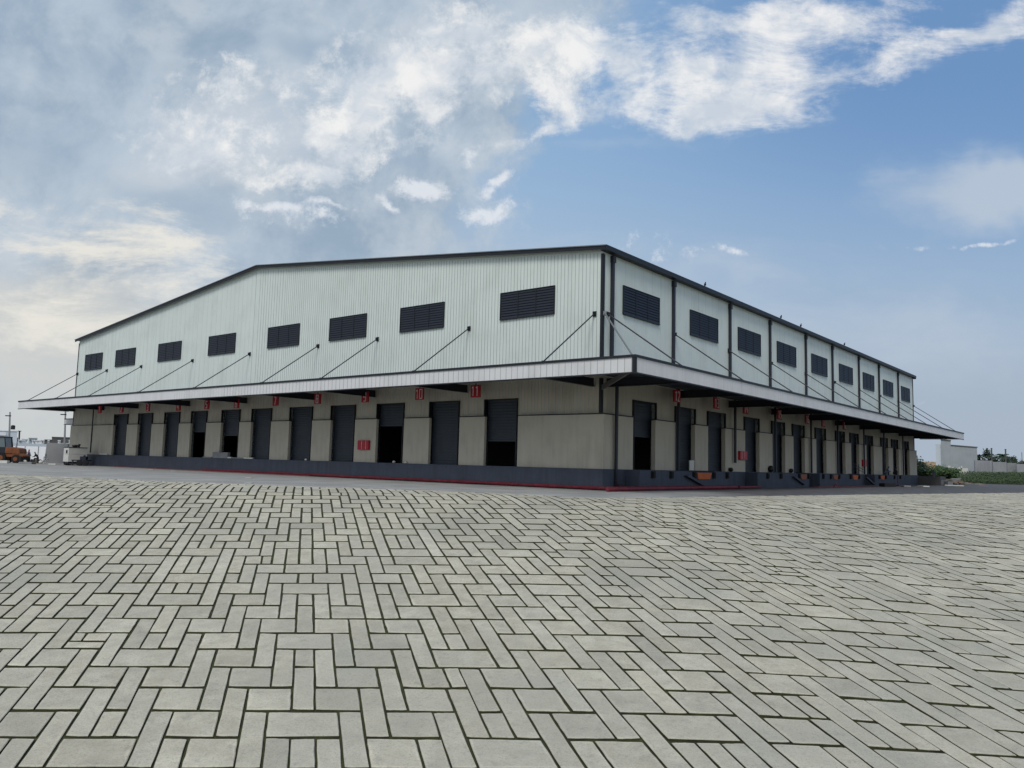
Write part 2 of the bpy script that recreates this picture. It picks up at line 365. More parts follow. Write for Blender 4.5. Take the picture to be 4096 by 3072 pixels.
tag(g_.build('ground', 'yard', origin=False, recalc=False), kind='structure')
# bedding of the paving: dark soil with moss in the joints
def bed_material():
    M = mat('mossy_joint_soil', (.022, .022, .012), .95, col2=(.06, .068, .022), vscale=3.0, bump=.6, bscale=25); return M
MT['bed'] = bed_material()
bed = sheet(lambda x: [-400, -150, -60, -25, -8] + [-2 + (edge(x) + 2) * i / 40 for i in range(41)], 46, -.045)
tag(bed.build('joint_bed', 'bed', origin=False, recalc=False), kind='structure')

# paving: stone slabs laid in a mirrored herringbone bond
def paver_material():
    M = bpy.data.materials.new('pale_grey_stone_paver'); M.use_nodes = True; nt = M.node_tree; b = nt.nodes['Principled BSDF']; L = nt.links.new
    b.inputs['Roughness'].default_value = .8; b.inputs['Specular IOR Level'].default_value = .35
    g = nt.nodes.new('ShaderNodeNewGeometry')
    def noi(scale, det=8, ro=.6):
        n = nt.nodes.new('ShaderNodeTexNoise'); L(g.outputs['Position'], n.inputs[0]); n.inputs['Scale'].default_value = scale; n.inputs['Detail'].default_value = det; n.inputs['Roughness'].default_value = ro; return n.outputs[0]
    def rng(v, lo, hi, a=0, c=1):
        r = nt.nodes.new('ShaderNodeMapRange'); L(v, r.inputs[0]); r.inputs[1].default_value = lo; r.inputs[2].default_value = hi; r.inputs[3].default_value = a; r.inputs[4].default_value = c; return r.outputs[0]
    def mix(f, a, c, bt='MIX'):
        x = nt.nodes.new('ShaderNodeMix'); x.data_type = 'RGBA'; x.blend_type = bt
        if isinstance(f, float): x.inputs[0].default_value = f
        else: L(f, x.inputs[0])
        for i, v in ((6, a), (7, c)):
            if isinstance(v, tuple): x.inputs[i].default_value = (*v, 1)
            else: L(v, x.inputs[i])
        return x.outputs[2]
    c = mix(rng(noi(2.2), .35, .65), (.44, .41, .325), (.57, .54, .435))
    c = mix(rng(noi(.22, 4), .4, .66), c, (.41, .395, .325))
    c = mix(rng(noi(26, 6, .7), .5, .7, 0, .75), c, (.27, .26, .225))
    c = mix(rng(noi(5, 9, .75), .54, .68, 0, .6), c, (.27, .265, .225))
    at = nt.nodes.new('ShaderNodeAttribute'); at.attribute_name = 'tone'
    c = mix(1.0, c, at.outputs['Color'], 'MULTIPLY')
    L(c, b.inputs['Base Color'])
    bp = nt.nodes.new('ShaderNodeBump'); bp.inputs['Strength'].default_value = .8; bp.inputs['Distance'].default_value = .02; L(noi(14, 10, .7), bp.inputs['Height']); L(bp.outputs[0], b.inputs['Normal'])
    return M
MT['paver'] = paver_material()
CELLU, CELLV, PER = .433, 1.02, 8
SHEAR = math.tan(math.radians(14.4))
def uv2xy(i, j):
    v = j * CELLV + 2.0
    return i * CELLU - v * SHEAR, v
def fold(i):
    k = i % (2 * PER); return k if k <= PER else 2 * PER - k
pv, pf_, pm_, tones = [], [], [], []
prn = random.Random(3)
def paver(i0, i1, j0, j1):
    q = [(i0, j0), (i1, j0), (i1, j1), (i0, j1)]
    jf = 1 + max(0, j0 * CELLV - 12) / 24; gu, gv = .021 / CELLU * jf, .050 / CELLV * jf
    c = [(i0 + gu, j0 + gv), (i1 - gu, j0 + gv), (i1 - gu, j1 - gv), (i0 + gu, j1 - gv)]
    P = []
    for (i, j) in c:
        x, y = uv2xy(i, j); P.append(Vector((x + prn.uniform(-.009, .009), y + prn.uniform(-.018, .018), 0)))
    cen = sum(P, Vector()) / 4
    if abs(cen.x) > .70 * cen.y + 17 or cen.y < 4.2: return
    if P[3].y > edge(P[3].x) - .02 or P[2].y > edge(P[2].x) - .02:
        if P[0].y > edge(P[0].x) - .35 or P[1].y > edge(P[1].x) - .35: return
        for k_, b_ in ((3, 0), (2, 1)):
            e_ = edge(P[k_].x) - .02
            if P[k_].y > e_: P[k_].x = P[b_].x + (P[k_].x - P[b_].x) * (e_ - P[b_].y) / (P[k_].y - P[b_].y); P[k_].y = e_
    tilt = [prn.uniform(-.004, .004) for _ in range(4)]; h = prn.uniform(-.005, .006)
    # outline with worn, slightly wavy edges
    ring = []
    for k_ in range(4):
        A, B = P[k_], P[(k_ + 1) % 4]; L_ = (B - A).length; n = 5 if cen.y < 26 else 2
        nrm = Vector(((B - A).y, -(B - A).x, 0)).normalized()
        for s_ in range(n):
            f = s_ / n; q_ = A.lerp(B, f)
            if s_: q_ = q_ + nrm * prn.uniform(-.007, .005)
            else: q_ = q_.lerp(cen, .012)
            ring.append((q_, h + tilt[k_] * (1 - f) + tilt[(k_ + 1) % 4] * f))
    n = len(ring); o = len(pv); cw = .014
    for q_, z_ in ring: pv.append((q_.x, q_.y, zg(q_.x, q_.y) - .06))
    for q_, z_ in ring: pv.append((q_.x, q_.y, zg(q_.x, q_.y) + z_ - .012))
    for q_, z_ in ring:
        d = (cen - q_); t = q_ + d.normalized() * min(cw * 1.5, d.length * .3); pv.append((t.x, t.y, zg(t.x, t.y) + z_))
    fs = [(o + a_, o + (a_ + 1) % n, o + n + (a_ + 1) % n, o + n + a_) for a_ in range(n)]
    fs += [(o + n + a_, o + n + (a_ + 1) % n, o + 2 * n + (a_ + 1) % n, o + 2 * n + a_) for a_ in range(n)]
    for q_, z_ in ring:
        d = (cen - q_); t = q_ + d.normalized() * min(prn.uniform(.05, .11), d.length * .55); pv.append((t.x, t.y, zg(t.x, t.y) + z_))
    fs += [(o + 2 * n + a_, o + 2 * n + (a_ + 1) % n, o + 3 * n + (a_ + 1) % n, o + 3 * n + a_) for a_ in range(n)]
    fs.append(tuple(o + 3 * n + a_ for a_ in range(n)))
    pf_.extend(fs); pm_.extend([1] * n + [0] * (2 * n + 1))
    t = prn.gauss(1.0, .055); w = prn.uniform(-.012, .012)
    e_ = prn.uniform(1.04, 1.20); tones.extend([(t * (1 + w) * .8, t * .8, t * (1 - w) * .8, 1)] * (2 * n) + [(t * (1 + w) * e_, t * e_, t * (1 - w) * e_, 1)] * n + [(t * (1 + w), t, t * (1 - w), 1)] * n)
I0, I1, J0, J1 = -150, 330, 2, 112
own, bricks = {}, []
def lay(i0, i1, j0, j1):
    bricks.append((i0, i1, j0, j1))
    for i in range(i0, i1):
        for j in range(j0, j1): own[(i, j)] = len(bricks) - 1
for j in range(J0, J1):
    i = I0
    while i < I1:
        f = fold(i); k = (f - j) % 4
        if k in (2, 3):
            if k == 3: lay(i, i + 1, j, j + 2)
            i += 1
        else:
            key = f if k == 0 else f - 1; e = i + 1
            while e < I1:
                fe = fold(e); ke = (fe - j) % 4
                if ke in (0, 1) and (fe if ke == 0 else fe - 1) == key: e += 1
                else: break
            lay(i, e, j, j + 1); i = e
n_base = len(bricks)
for c in range(-144, 328, 16):                      # boxed insets on the mirror lines
    j = 3 + prn.randint(0, 6)
    while j < J1 - 6:
        lay(c + 8 - 2, c + 8 - 1, j, j + 4); lay(c + 8 + 2, c + 8 + 3, j, j + 4); lay(c + 8 - 1, c + 8 + 2, j, j + 1)
        for q in (-1, 0, 1): lay(c + 8 + q, c + 9 + q, j + 1, j + 3)
        lay(c + 8 - 1, c + 8 + 2, j + 3, j + 4); j += prn.randint(11, 17)
for c in range(-144, 328, 16):
    j = 5 + prn.randint(0, 6)
    while j < J1 - 6:
        lay(c - 1, c + 2, j, j + 1); lay(c - 1, c, j + 1, j + 3); lay(c, c + 1, j + 1, j + 3); lay(c + 1, c + 2, j + 1, j + 3); j += prn.randint(12, 20)
for _ in range(60):                                # odd patches where slabs were relaid
    i, j = prn.randint(-60, 150), prn.randint(6, 80)
    if prn.random() < .5: lay(i, i + 3, j, j + 1)
    else: lay(i, i + 1, j, j + 3)
for n_, (i0, i1, j0, j1) in enumerate(bricks):
    cells = [(i, j) for j in range(j0, j1) for i in range(i0, i1) if own.get((i, j)) == n_]
    if not cells: continue
    if len(cells) == (i1 - i0) * (j1 - j0): runs = [(i0, i1, j0, j1)]
    else:
        runs = []; hor = i1 - i0 > j1 - j0; cells.sort(key=lambda c_: c_[0] if hor else c_[1])
        for (i, j) in cells:
            if runs and hor and runs[-1][1] == i and runs[-1][2] == j: runs[-1][1] = i + 1
            elif runs and not hor and runs[-1][3] == j and runs[-1][0] == i: runs[-1][3] = j + 1
            else: runs.append([i, i + 1, j, j + 1])
    for (a0, a1, b0, b1) in runs:
        r_ = prn.random()
        if a1 - a0 >= 2 and b1 - b0 == 1 and r_ < .015: paver(a0, a1, b0, b0 + .42); q = a0 + (a1 - a0) * .35; paver(a0, q, b0 + .42, b1); paver(q, a1, b0 + .42, b1)
        elif a1 - a0 >= 2 and r_ < .03: q = a0 + (a1 - a0) * .62; paver(a0, q, b0, b1); paver(q, a1, b0, b1)
        elif b1 - b0 >= 2 and r_ < .02: paver(a0, a1, b0, b0 + .7); paver(a0, a1, b0 + .7, b1)
        else: paver(a0, a1, b0, b1)
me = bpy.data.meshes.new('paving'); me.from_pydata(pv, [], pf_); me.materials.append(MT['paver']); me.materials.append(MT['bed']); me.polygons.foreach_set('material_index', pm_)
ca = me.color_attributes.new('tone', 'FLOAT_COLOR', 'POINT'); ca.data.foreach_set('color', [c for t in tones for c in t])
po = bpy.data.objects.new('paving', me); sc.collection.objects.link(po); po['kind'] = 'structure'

# ---------------------------------------------------------------- warehouse
C0 = Vector((5.634, 49.731, 0)); YAW = .6829
A_ = Vector((-math.cos(YAW), math.sin(YAW), 0)); B_ = Vector((math.sin(YAW), math.cos(YAW), 0))
def G(u, o, z): return C0 + A_ * u - B_ * o + Vector((0, 0, z))      # along the gable front, outwards, up
def S(u, o, z): return C0 + B_ * u - A_ * o + Vector((0, 0, z))      # along the side front, outwards, up
LG, LS, DK, ZL, EV, RG = 76.6, 81.6, 1.30, 4.69, 15.30, 19.32
ZT, ZB, OV = 7.26, 6.47, 5.7
wh = empty('warehouse', C0, 'long white steel warehouse with a shallow gable, canopies and rows of dock doors', 'warehouse')
gdoors = [(6.7, 9.56, 3.05), (12.06, 14.97, 0), (17.8, 20.8, 4.2), (23.5, 26.5, 0), (29.1, 32.2, 0), (35.05, 38.05, 0), (40.1, 43.1, 3.5), (45.87, 48.7, 3.87), (51.1, 54.05, 0), (56.75, 59.75, 0), (62.3, 65.45, 0)]
sdoors = [(3.77, 6.74, 3.55), (9.68, 12.73, 0), (14.95, 18.04, 0), (21.95, 25.0, 0), (28.0, 31.06, 0), (33.2, 36.3, 0), (39.6, 42.7, 0), (46.1, 49.12, 0), (51.25, 54.3, 0), (57.2, 60.2, 0), (64.0, 66.95, 0), (69.1, 72.1, 0), (75.0, 77.9, 4.2)]
DT = 5.88
def wall_with_doors(fr, L, doors, prof, z0=DK):
    mb = MB(); u = 0
    for (a, b, _) in doors: mb.box(fr, u, a, -.3, 0, z0, DT); u = b
    mb.box(fr, u, L, -.3, 0, z0, DT); mb.prism(fr, prof, -.3, 0)
    return mb
def roofz(u): return EV + (RG - EV) * (1 - abs(u - LG / 2) / (LG / 2))
wg = wall_with_doors(G, LG, gdoors, [(0, DT), (LG, DT), (LG, EV), (LG / 2, RG), (0, EV)])
u = .45
while u < LG - .2:
    z0 = ZL + .05
    for (a, b, _) in gdoors:
        if a - .12 < u < b + .12: z0 = DT + .1
    near = u < 39
    wd = .013 if near else .013
    wg.box(G, u - wd, u + wd, -.01, .014 if near else .010, z0, roofz(u) - .3, 1 if near else 2)
    u += .285 if u < 34 else (.40 if u < 38 else (.7 if u < 43 else .86))
wg.build('wall', ['clad', 'seam', 'seam2'], wh)
ws = wall_with_doors(S, LS, sdoors, [(0.302, DT), (LS, DT), (LS, EV), (0.302, EV)])
u = 1.5
while u < LS:
    z0 = ZL + .05
    for (a, b, _) in sdoors:
        if a - .1 < u < b + .1: z0 = DT + .1
    ws.box(S, u - .008, u + .008, -.01, .008, z0, EV - .3, 1); u += 1.2
ws.build('wall', ['clad', 'seam2'], wh)
MB().prism(lambda u, o, z: G(u, -LS + o, z), [(0.302, 0), (LG, 0), (LG, EV), (LG / 2, RG), (0.302, EV)], .3, 0).build('wall', 'clad', wh)
MB().box(lambda u, o, z: S(u, -LG + o, z), .302, LS - .302, 0, .3, 0, EV - .02).build('wall', 'clad', wh)
# roof
rf = MB()
for s_ in (0, 1):
    us = [(-.35, EV - .04), (LG / 2, RG)] if s_ == 0 else [(LG / 2, RG), (LG + .35, EV - .04)]
    rf.prism(G, [(us[0][0], us[0][1]), (us[1][0], us[1][1]), (us[1][0], us[1][1] + .09), (us[0][0], us[0][1] + .09)], .32, -LS - .32)
rf.build('roof', 'roof', wh)
def strip(mb, fr, pts, h, o0, o1, mi=0):
    for (u0, z0), (u1, z1) in zip(pts[:-1], pts[1:]): mb.prism(fr, [(u0, z0 - h), (u1, z1 - h), (u1, z1), (u0, z0)], o0, o1, mi)
tr = MB(); strip(tr, G, [(-.40, EV + .06), (LG / 2, RG + .11), (LG + .40, EV + .06)], .25, .325, .40)
strip(tr, G, [(-.42, EV + .10), (LG / 2, RG + .15), (LG + .42, EV + .10)], .06, .30, .46, 1)
tr.build('roof_trim', ['trim', 'galv'], wh)
tr = MB(); strip(tr, G, [(-.40, EV + .06), (LG / 2, RG + .11), (LG + .40, EV + .06)], .42, -LS - .40, -LS - .325); tr.build('roof_trim', 'trim', wh)
gu = MB(); gu.box(S, -.40, LS + .32, .36, .46, EV - .22, EV + .10).box(S, -.40, LS + .32, .0, .36, EV - .22, EV - .18)
gu.build('gutter', 'trim', wh)
MB().box(G, -.05, .16, .002, .07, ZL + .1, ZB + .5).box(G, -.05, .16, .002, .07, ZT + .05, EV - .33).box(S, -.07, .10, .002, .06, ZL + .1, ZB + .5).box(S, -.07, .10, .002, .06, ZT + .05, EV - .38).build('corner_trim', 'trim', wh)
MB().box(S, LS - .12, LS + .06, .002, .07, DK, ZB + .5).box(S, LS - .12, LS + .06, .002, .07, ZT + .05, EV - .38).build('corner_trim', 'trim', wh)
MB().box(G, LG - .08, LG + .05, .002, .05, ZL, ZB + .5).box(G, LG - .08, LG + .05, .002, .05, ZT + .05, EV - .35).build('corner_trim', 'trim', wh)
# lower plastered wall, proud of the sheeting, with a dark flashing on top
def lower(fr, L, doors, start):
    u = start; PO, da, db = (.24, .25, .12) if fr is G else (.32, .42, .42)
    for (a, b, _) in doors + [(L + da, L, 0)]:
        w = MB().box(fr, u, a - da, .003, PO, DK + .003, ZL).build('wall_pier', 'lower', wh)
        MB().box(fr, u - (.02 if u > start else 0), a - da + (.02 if a < L else 0), .003, PO + .04, ZL + .002, ZL + .07).build('flashing', 'trim', w)
        u = b - db
lower(G, LG, gdoors, -.323); lower(S, LS, sdoors, 0)
# upper band under the canopies has the plaster tone
def band(fr, L, doors):
    mb = MB(); u = .0
    for (a, b, _) in doors: mb.box(fr, u + .003, a, .001, .006, ZL + .08, DT - .0); u = b
    mb.box(fr, u, L, .001, .006, ZL + .08, DT); mb.box(fr, .003, L, .001, .006, DT + .001, ZT - .05)
    if fr is G:
        x = .45
        while x < L - .3:
            z0 = ZL + .1
            for (a, b, _) in doors:
                if a - .12 < x < b + .12: z0 = DT + .1
            mb.box(fr, x - .012, x + .012, .004, .024, z0, ZT - .1, 1); x += .285 if x < 36 else 1.14
    return mb
band(G, LG, gdoors).build('soffit_band', ['lower', 'seam2'], wh); band(S, LS, sdoors).build('soffit_band', ['lower', 'seam2'], wh)
# doors
def door(fr, a, b, zo):
    fr_mb = MB()
    fr_mb.box(fr, a - .04, a, -.30, .175, DK + .003, DT + .03).box(fr, b, b + .04, -.30, .175, DK + .003, DT + .03).box(fr, a, b, -.30, .05, DT - .04, DT + .03)
    d = empty('door', fr((a + b) / 2, 0, DK)); d.parent = wh; d.location = fr((a + b) / 2, 0, DK) - C0
    fr_mb.build('door_frame', 'trim', d)
    z1 = DT - .04; z0 = zo if zo else DK + .03
    sh = MB(); n = max(4, int((z1 - z0) / .10)); pr = []
    for i in range(n + 1):
        z = z0 + (z1 - z0) * i / n
        pr.append((z, -.215 if i % 2 else -.228))
    vs = [fr(a + .02, o, z) for z, o in pr] + [fr(b - .02, o, z) for z, o in pr]; m_ = len(pr)
    sh.add(vs, [(i, i + 1, m_ + i + 1, m_ + i) for i in range(m_ - 1)])
    sh.box(fr, a + .02, b - .02, -.245, -.17, z0 - .06 if zo else z0 - .02, z0 + .05)
    sh.build('shutter', 'shutter', d, recalc=False)
for t in gdoors: door(G, *t)
for t in sdoors: door(S, *t)
# louvred windows
def window(fr, a, b, z0=11.49, z1=13.32):
    d = empty('window', fr((a + b) / 2, 0, z0)); d.parent = wh; d.location = fr((a + b) / 2, 0, z0) - C0
    f = MB(); t = .035
    f.box(fr, a - t, a, .002, .10, z0 - t, z1 + t).box(fr, b, b + t, .002, .10, z0 - t, z1 + t).box(fr, a, b, .002, .10, z1, z1 + t).box(fr, a - .02, b + .02, .002, .13, z0 - t - .04, z0)
    w = (b - a) / 3
    for k in (1, 2): f.box(fr, a + w * k - .03, a + w * k + .03, .012, .098, z0, z1)
    f.build('frame', 'trim', d)
    l = MB(); n = 10
    l.box(fr, a, b, .026, .032, z0, z1, 1)
    for k in range(3):
        u0, u1 = a + w * k + .035, a + w * (k + 1) - .035
        for i in range(n):
            z = z0 + (z1 - z0) * (i + .5) / n; h = (z1 - z0) / n * .46
            vs = [fr(u0, .085, z - h), fr(u1, .085, z - h), fr(u1, .045, z + h), fr(u0, .045, z + h), fr(u0, .089, z - h + .014), fr(u1, .089, z - h + .014)]
            l.add(vs, [(0, 1, 2, 3), (0, 4, 5, 1), (4, 3, 2, 5)])
    l.build('louvre', ['louvre', 'lback'], d, recalc=False)
for a, b in [(3.79, 8.42), (13.93, 18.6), (22.65, 27.3), (31.6, 36.25), (41.7, 46.4), (51.8, 56.5), (61.75, 66.4), (69.9, 74.4)]: window(G, a, b)
for a, b in [(2.38, 7.2), (12.03, 16.78), (20.82, 25.55), (29.57, 34.37), (38.94, 43.7), (47.9, 52.7), (56.95, 61.53), (65.86, 70.5), (74.95, 79.55)]: window(S, a, b)
# downpipes
pipes = [.94, 9.27, 19.05, 27.7, 37.1, 45.4, 55.1, 63.7, 73.1, 81.45]
for i, u in enumerate(pipes[:-1]):
    p = MB(); p.box(S, u - .11, u + .11, .01, .20, ZT + .1, EV - .30).box(S, u - .16, u + .16, .01, .26, EV - .75, EV - .36)
    zb = [.55, 1.32, 2.0, 1.35, 1.32, 1.32, 1.32, 1.32, 1.32][i]
    p.box(S, u - .10, u + .10, .46, .60, zb, ZT - .2)
    if i == 0: p.box(S, u - .12, u + .12, .46, .66, .42, .56); p.box(S, u - .12, u + .3, .5, .86, .25, .43)
    p.build('downpipe', 'steel', wh)
MB().box(G, LG - 6.1, LG - 5.98, .25, .35, DK + .2, ZT - .3).build('downpipe', 'steel', wh)
# canopy
cp = empty('canopy', C0 + Vector((0, 0, ZB))); cp.parent = wh; cp.location = Vector((0, 0, ZB))
GL, SL = 78.1, 85.0
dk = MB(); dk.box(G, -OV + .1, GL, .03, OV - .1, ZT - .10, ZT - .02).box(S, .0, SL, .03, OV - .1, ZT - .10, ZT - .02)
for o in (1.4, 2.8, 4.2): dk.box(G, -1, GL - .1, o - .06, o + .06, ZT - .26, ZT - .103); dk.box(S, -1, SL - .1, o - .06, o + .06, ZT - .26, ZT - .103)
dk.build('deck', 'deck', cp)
fa = MB(); fa.box(G, -OV, GL, OV - .06, OV, ZB, ZT).box(S, -OV + .06, SL, OV - .06, OV, ZB, ZT)
fa.box(G, GL - .06, GL, .03, OV - .06, ZB, ZT).box(S, SL - .06, SL, .03, OV - .06, ZB, ZT)
x = -OV + .2
while x < 42: fa.box(G, x - .012, x + .012, OV - .01, OV + .012, ZB + .02, ZT - .02, 1 if x < 34 else 2); x += .43
x = -OV + 1.2
while x < SL: fa.box(S, x - .008, x + .008, OV - .01, OV + .006, ZB + .02, ZT - .02, 2); x += 1.4
fa.build('fascia', ['fascia', 'seam', 'seam2'], cp)
ft = MB()
ft.box(G, -OV - .06, GL + .05, OV - .08, OV + .06, ZT + .001, ZT + .14).box(S, -OV + .08, SL + .05, OV - .08, OV + .06, ZT + .001, ZT + .14)
ft.box(G, -OV - .03, GL + .03, OV - .1, OV + .03, ZB - .07, ZB - .001).box(S, -OV + .1, SL + .03, OV - .1, OV + .03, ZB - .07, ZB - .001)
ft.box(G, -OV - .03, -OV + .16, OV + .001, OV + .03, ZB, ZT).box(S, -OV - .03, -OV + .16, OV + .001, OV + .03, ZB, ZT)
ft.build('fascia_trim', 'trim', cp)
gb = [.6, 11.35, 21.2, 28.8, 39.1, 49.3, 60.1, 68.4, 76.3]; sb = [.5, 9.5, 18.9, 28.0, 37.0, 46.1, 55.1, 64.1, 73.0, 81.5]
for fr, us in ((G, gb), (S, sb)):
    for u in us:
        MB().box(fr, u - .03, u + .03, .05, OV - .11, ZB + .02, ZT - .27).box(fr, u - .12, u + .12, .05, OV - .11, ZB - .02, ZB + .019).build('beam', 'steel', cp)
d = (-A_ - B_).normalized(); dn = Vector((-d.y, d.x, 0))
def DG(u, o, z): return C0 + d * u + dn * o + Vector((0, 0, z))
MB().prism(DG, [(.2, ZB - .25), (OV * 1.39, ZB + .1), (OV * 1.39, ZB + .35), (.2, ZB + .05)], -.06, .06).build('corner_beam', 'pdark', cp)
# tie rods
def rod(fr, u, m_='steel', du=0, zt=11.1):
    p0, p1 = fr(u, .10, zt), fr(u + du, OV - .32, ZT + .16)
    r = MB(); r.bar(p0, p1, .042 if m_ == 'steel' else .035); o = r.build('tie_rod', m_, wh)
    MB().box(fr, u - .13, u + .13, .024, .06, zt - .16, zt + .18).box(fr, u - .025, u + .025, .06, .24, zt - .14, zt + .12).build('wall_bracket', 'steel', o)
    MB().box(fr, u + du - .05, u + du + .05, OV - .46, OV - .22, ZT - .02, ZT + .22).build('end_plate', 'steel', o)
for u in gb: rod(G, u)
for u in sb: rod(S, u)
p0, p1 = C0 + Vector((.1, -.15, 11.1)), C0 + d * (OV * 1.39 - .4) + Vector((0, 0, ZT + .15))
ro = MB().bar(p0, p1, .05).build('tie_rod', 'galv', wh); MB().box(XY, p0.x - .1, p0.x + .1, p0.y - .1, p0.y + .1, 10.95, 11.2).build('wall_bracket', 'galv', ro)
# small return canopy on the far west side
MB().box(G, LG + .01, LG + 2.5, -.6, .0, 4.95, 5.55).box(G, LG + .01, LG + 2.6, -.6, .04, 5.552, 5.64, 1).box(G, LG + .01, LG + 2.6, -.6, .04, 4.88, 4.948, 1).build('rear_canopy', ['fascia', 'trim'], wh)
# loading dock
dkb = MB().box(G, -.45, LG, -LS, .45, 0, DK)
plats = [(2.2, 15.65), (21.2, 33.5), (36.5, 50.5), (55.5, 68.0)]
for a, b in plats: dkb.box(S, a, b, .451, 1.5, 0, DK - .03)
do = dkb.build('loading_dock', 'dock', wh)
for u in (3.84, 6.32, 9.7, 12.9, 15.2, 23.25, 26.24, 30.73, 33.2, 37.4, 39.7, 42.3, 46.2, 49.2, 57.3, 60.1, 64.1, 66.9):
    MB().box(S, u - .19, u + .19, 1.501, 1.62, .78, 1.24).box(S, u - .13, u + .13, 1.621, 1.66, .84, 1.18).build('dock_bumper', 'rubber', do)
for a, b, mm in ((10.15, 12.5, 'orange'), (31.1, 32.75, 'fadeorange'), (47.0, 48.9, 'orange'), (58.0, 59.6, 'orange'), (40.5, 42.0, 'fadeorange')):
    lv = MB().prism(S, [(a + .15, .72), (b - .35, .72), (b, 1.18), (a, 1.18)], 1.501, 1.58).build('leveller_lip', mm, do)
for a, b in ((9.6, 12.9), (30.9, 33.3), (46.6, 49.3)):
    MB().box(S, a, b, 1.2, 1.56, DK - .028, DK + .03).build('leveller_plate', 'rubber', do)
# ladders/ramps of steel leaning at the dock
for u, k in ((8.8, .0), (29.5, 0), (52.0, .5)):
    MB().prism(lambda u_, o, z: S(u_, o, z), [(u - .6, .95), (u - .2, 1.02), (u + 2.6, .30), (u + 2.2, .22)], 1.51, 1.75).build('sloping_brace', 'dock', do)
MB().bar(S(51.5, .9, DK), S(51.5, .9, DK + 1.1), .035).bar(S(49.0, .9, DK + 1.25), S(53.2, .9, DK + .5), .035).bar(S(49.0, .9, DK + .95), S(53.2, .9, DK + .2), .03).build('handrail', 'steel', do)
# interior: slab top is the dock; dim partitions so the openings read deep and dark
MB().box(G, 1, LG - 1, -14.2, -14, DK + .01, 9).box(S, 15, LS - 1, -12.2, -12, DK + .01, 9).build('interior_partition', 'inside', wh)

# ---------------------------------------------------------------- number signs
DIG = {'0': [[(0, 0), (0, 1), (.55, 1), (.55, 0), (0, 0)]], '1': [[(.05, .82), (.28, 1), (.28, 0)]], '2': [[(0, .82), (.15, 1), (.45, 1), (.55, .8), (.5, .55), (0, 0), (.58, 0)]],
       '3': [[(0, 1), (.55, 1), (.55, .52), (.12, .52)], [(.55, .52), (.55, 0), (0, 0)]], '4': [[(.1, 1), (0, .38), (.6, .38)], [(.45, 1), (.45, 0)]],
       '5': [[(.55, 1), (.05, 1), (0, .55), (.4, .58), (.55, .4), (.5, .08), (.35, 0), (0, .05)]], '6': [[(.5, 1), (.1, .9), (0, .5), (0, 0), (.55, 0), (.55, .5), (0, .5)]],
       '7': [[(0, 1), (.55, 1), (.25, 0)]], '8': [[(0, 0), (0, 1), (.55, 1), (.55, 0), (0, 0)], [(0, .52), (.55, .52)]], '9': [[(.55, .48), (0, .48), (0, 1), (.55, 1), (.55, 0), (.05, 0)]]}
def sign(fr, u, z, n, w=.84, h=.86, label='', flip=1):
    o0 = 1.0
    t = empty('number_sign', fr(u, o0, z - h / 2), label, 'sign', 'red door number signs under the canopy')
    MB().box(fr, u - w / 2, u + w / 2, o0 - .05, o0 + .05, z - h / 2, z + h / 2).build('panel', 'red', t, bevel=.012)
    MB().box(fr, u - .03, u + .03, o0 - .02, o0 + .02, z + h / 2, ZT - .28).build('hanger', 'steel', t)
    s_ = str(n); dh = .66; cw = .37; tot = len(s_) * cw; x0 = -tot / 2 + .05
    d_ = MB()
    for k, ch in enumerate(s_):
        for poly in DIG[ch]:
            for (xa, ya), (xb, yb) in zip(poly[:-1], poly[1:]):
                pa = (x0 + k * cw + xa * .46, -dh / 2 + ya * dh); pb = (x0 + k * cw + xb * .46, -dh / 2 + yb * dh)
                P, Q = fr(u + flip * pa[0], o0 + .062, z + pa[1]), fr(u + flip * pb[0], o0 + .062, z + pb[1])
                d_.bar(P, Q, .030, 6)
    d_.build('numeral', 'white', t)
gs = [(67.28, 6.45), (61.95, 6.41), (56.0, 6.41), (49.74, 6.36), (44.39, 6.39), (39.26, 6.37), (33.15, 6.43), (27.23, 6.42), (21.25, 6.40), (15.19, 6.42), (9.67, 6.42)]
NW = ['one', 'two', 'three', 'four', 'five', 'six', 'seven', 'eight', 'nine', 'ten', 'eleven', 'twelve', 'thirteen', 'fourteen', 'fifteen', 'sixteen', 'seventeen', 'eighteen']
ORD = ['first', 'second', 'third', 'fourth', 'fifth', 'sixth', 'seventh', 'eighth', 'ninth', 'tenth', 'eleventh']
for i, (u, z) in enumerate(gs):
    sign(G, u, z, i + 1, w=.80 if i < 9 else .86, label='red sign reading %s beside the %s dock door from the corner, gable side' % (NW[i], ORD[10 - i]), flip=-1)
for i, (u, z) in enumerate([(8.08, 6.46), (14.47, 6.44), (19.99, 6.41), (27.4, 6.40), (34.55, 6.41), (39.28, 6.37), (46.21, 6.41)]):
    sign(S, u, z, 12 + i, w=.98, label=['red sign reading twelve by the second downpipe of the long side', 'red sign reading thirteen above the third door of the long side', 'red sign reading fourteen above the fourth door of the long side', 'red sign reading fifteen above the fifth door of the long side', 'red sign reading sixteen in front of a downpipe, after sign fifteen', 'red sign reading seventeen, last but one sign on the long side', 'red sign reading eighteen, farthest sign on the long side'][i])
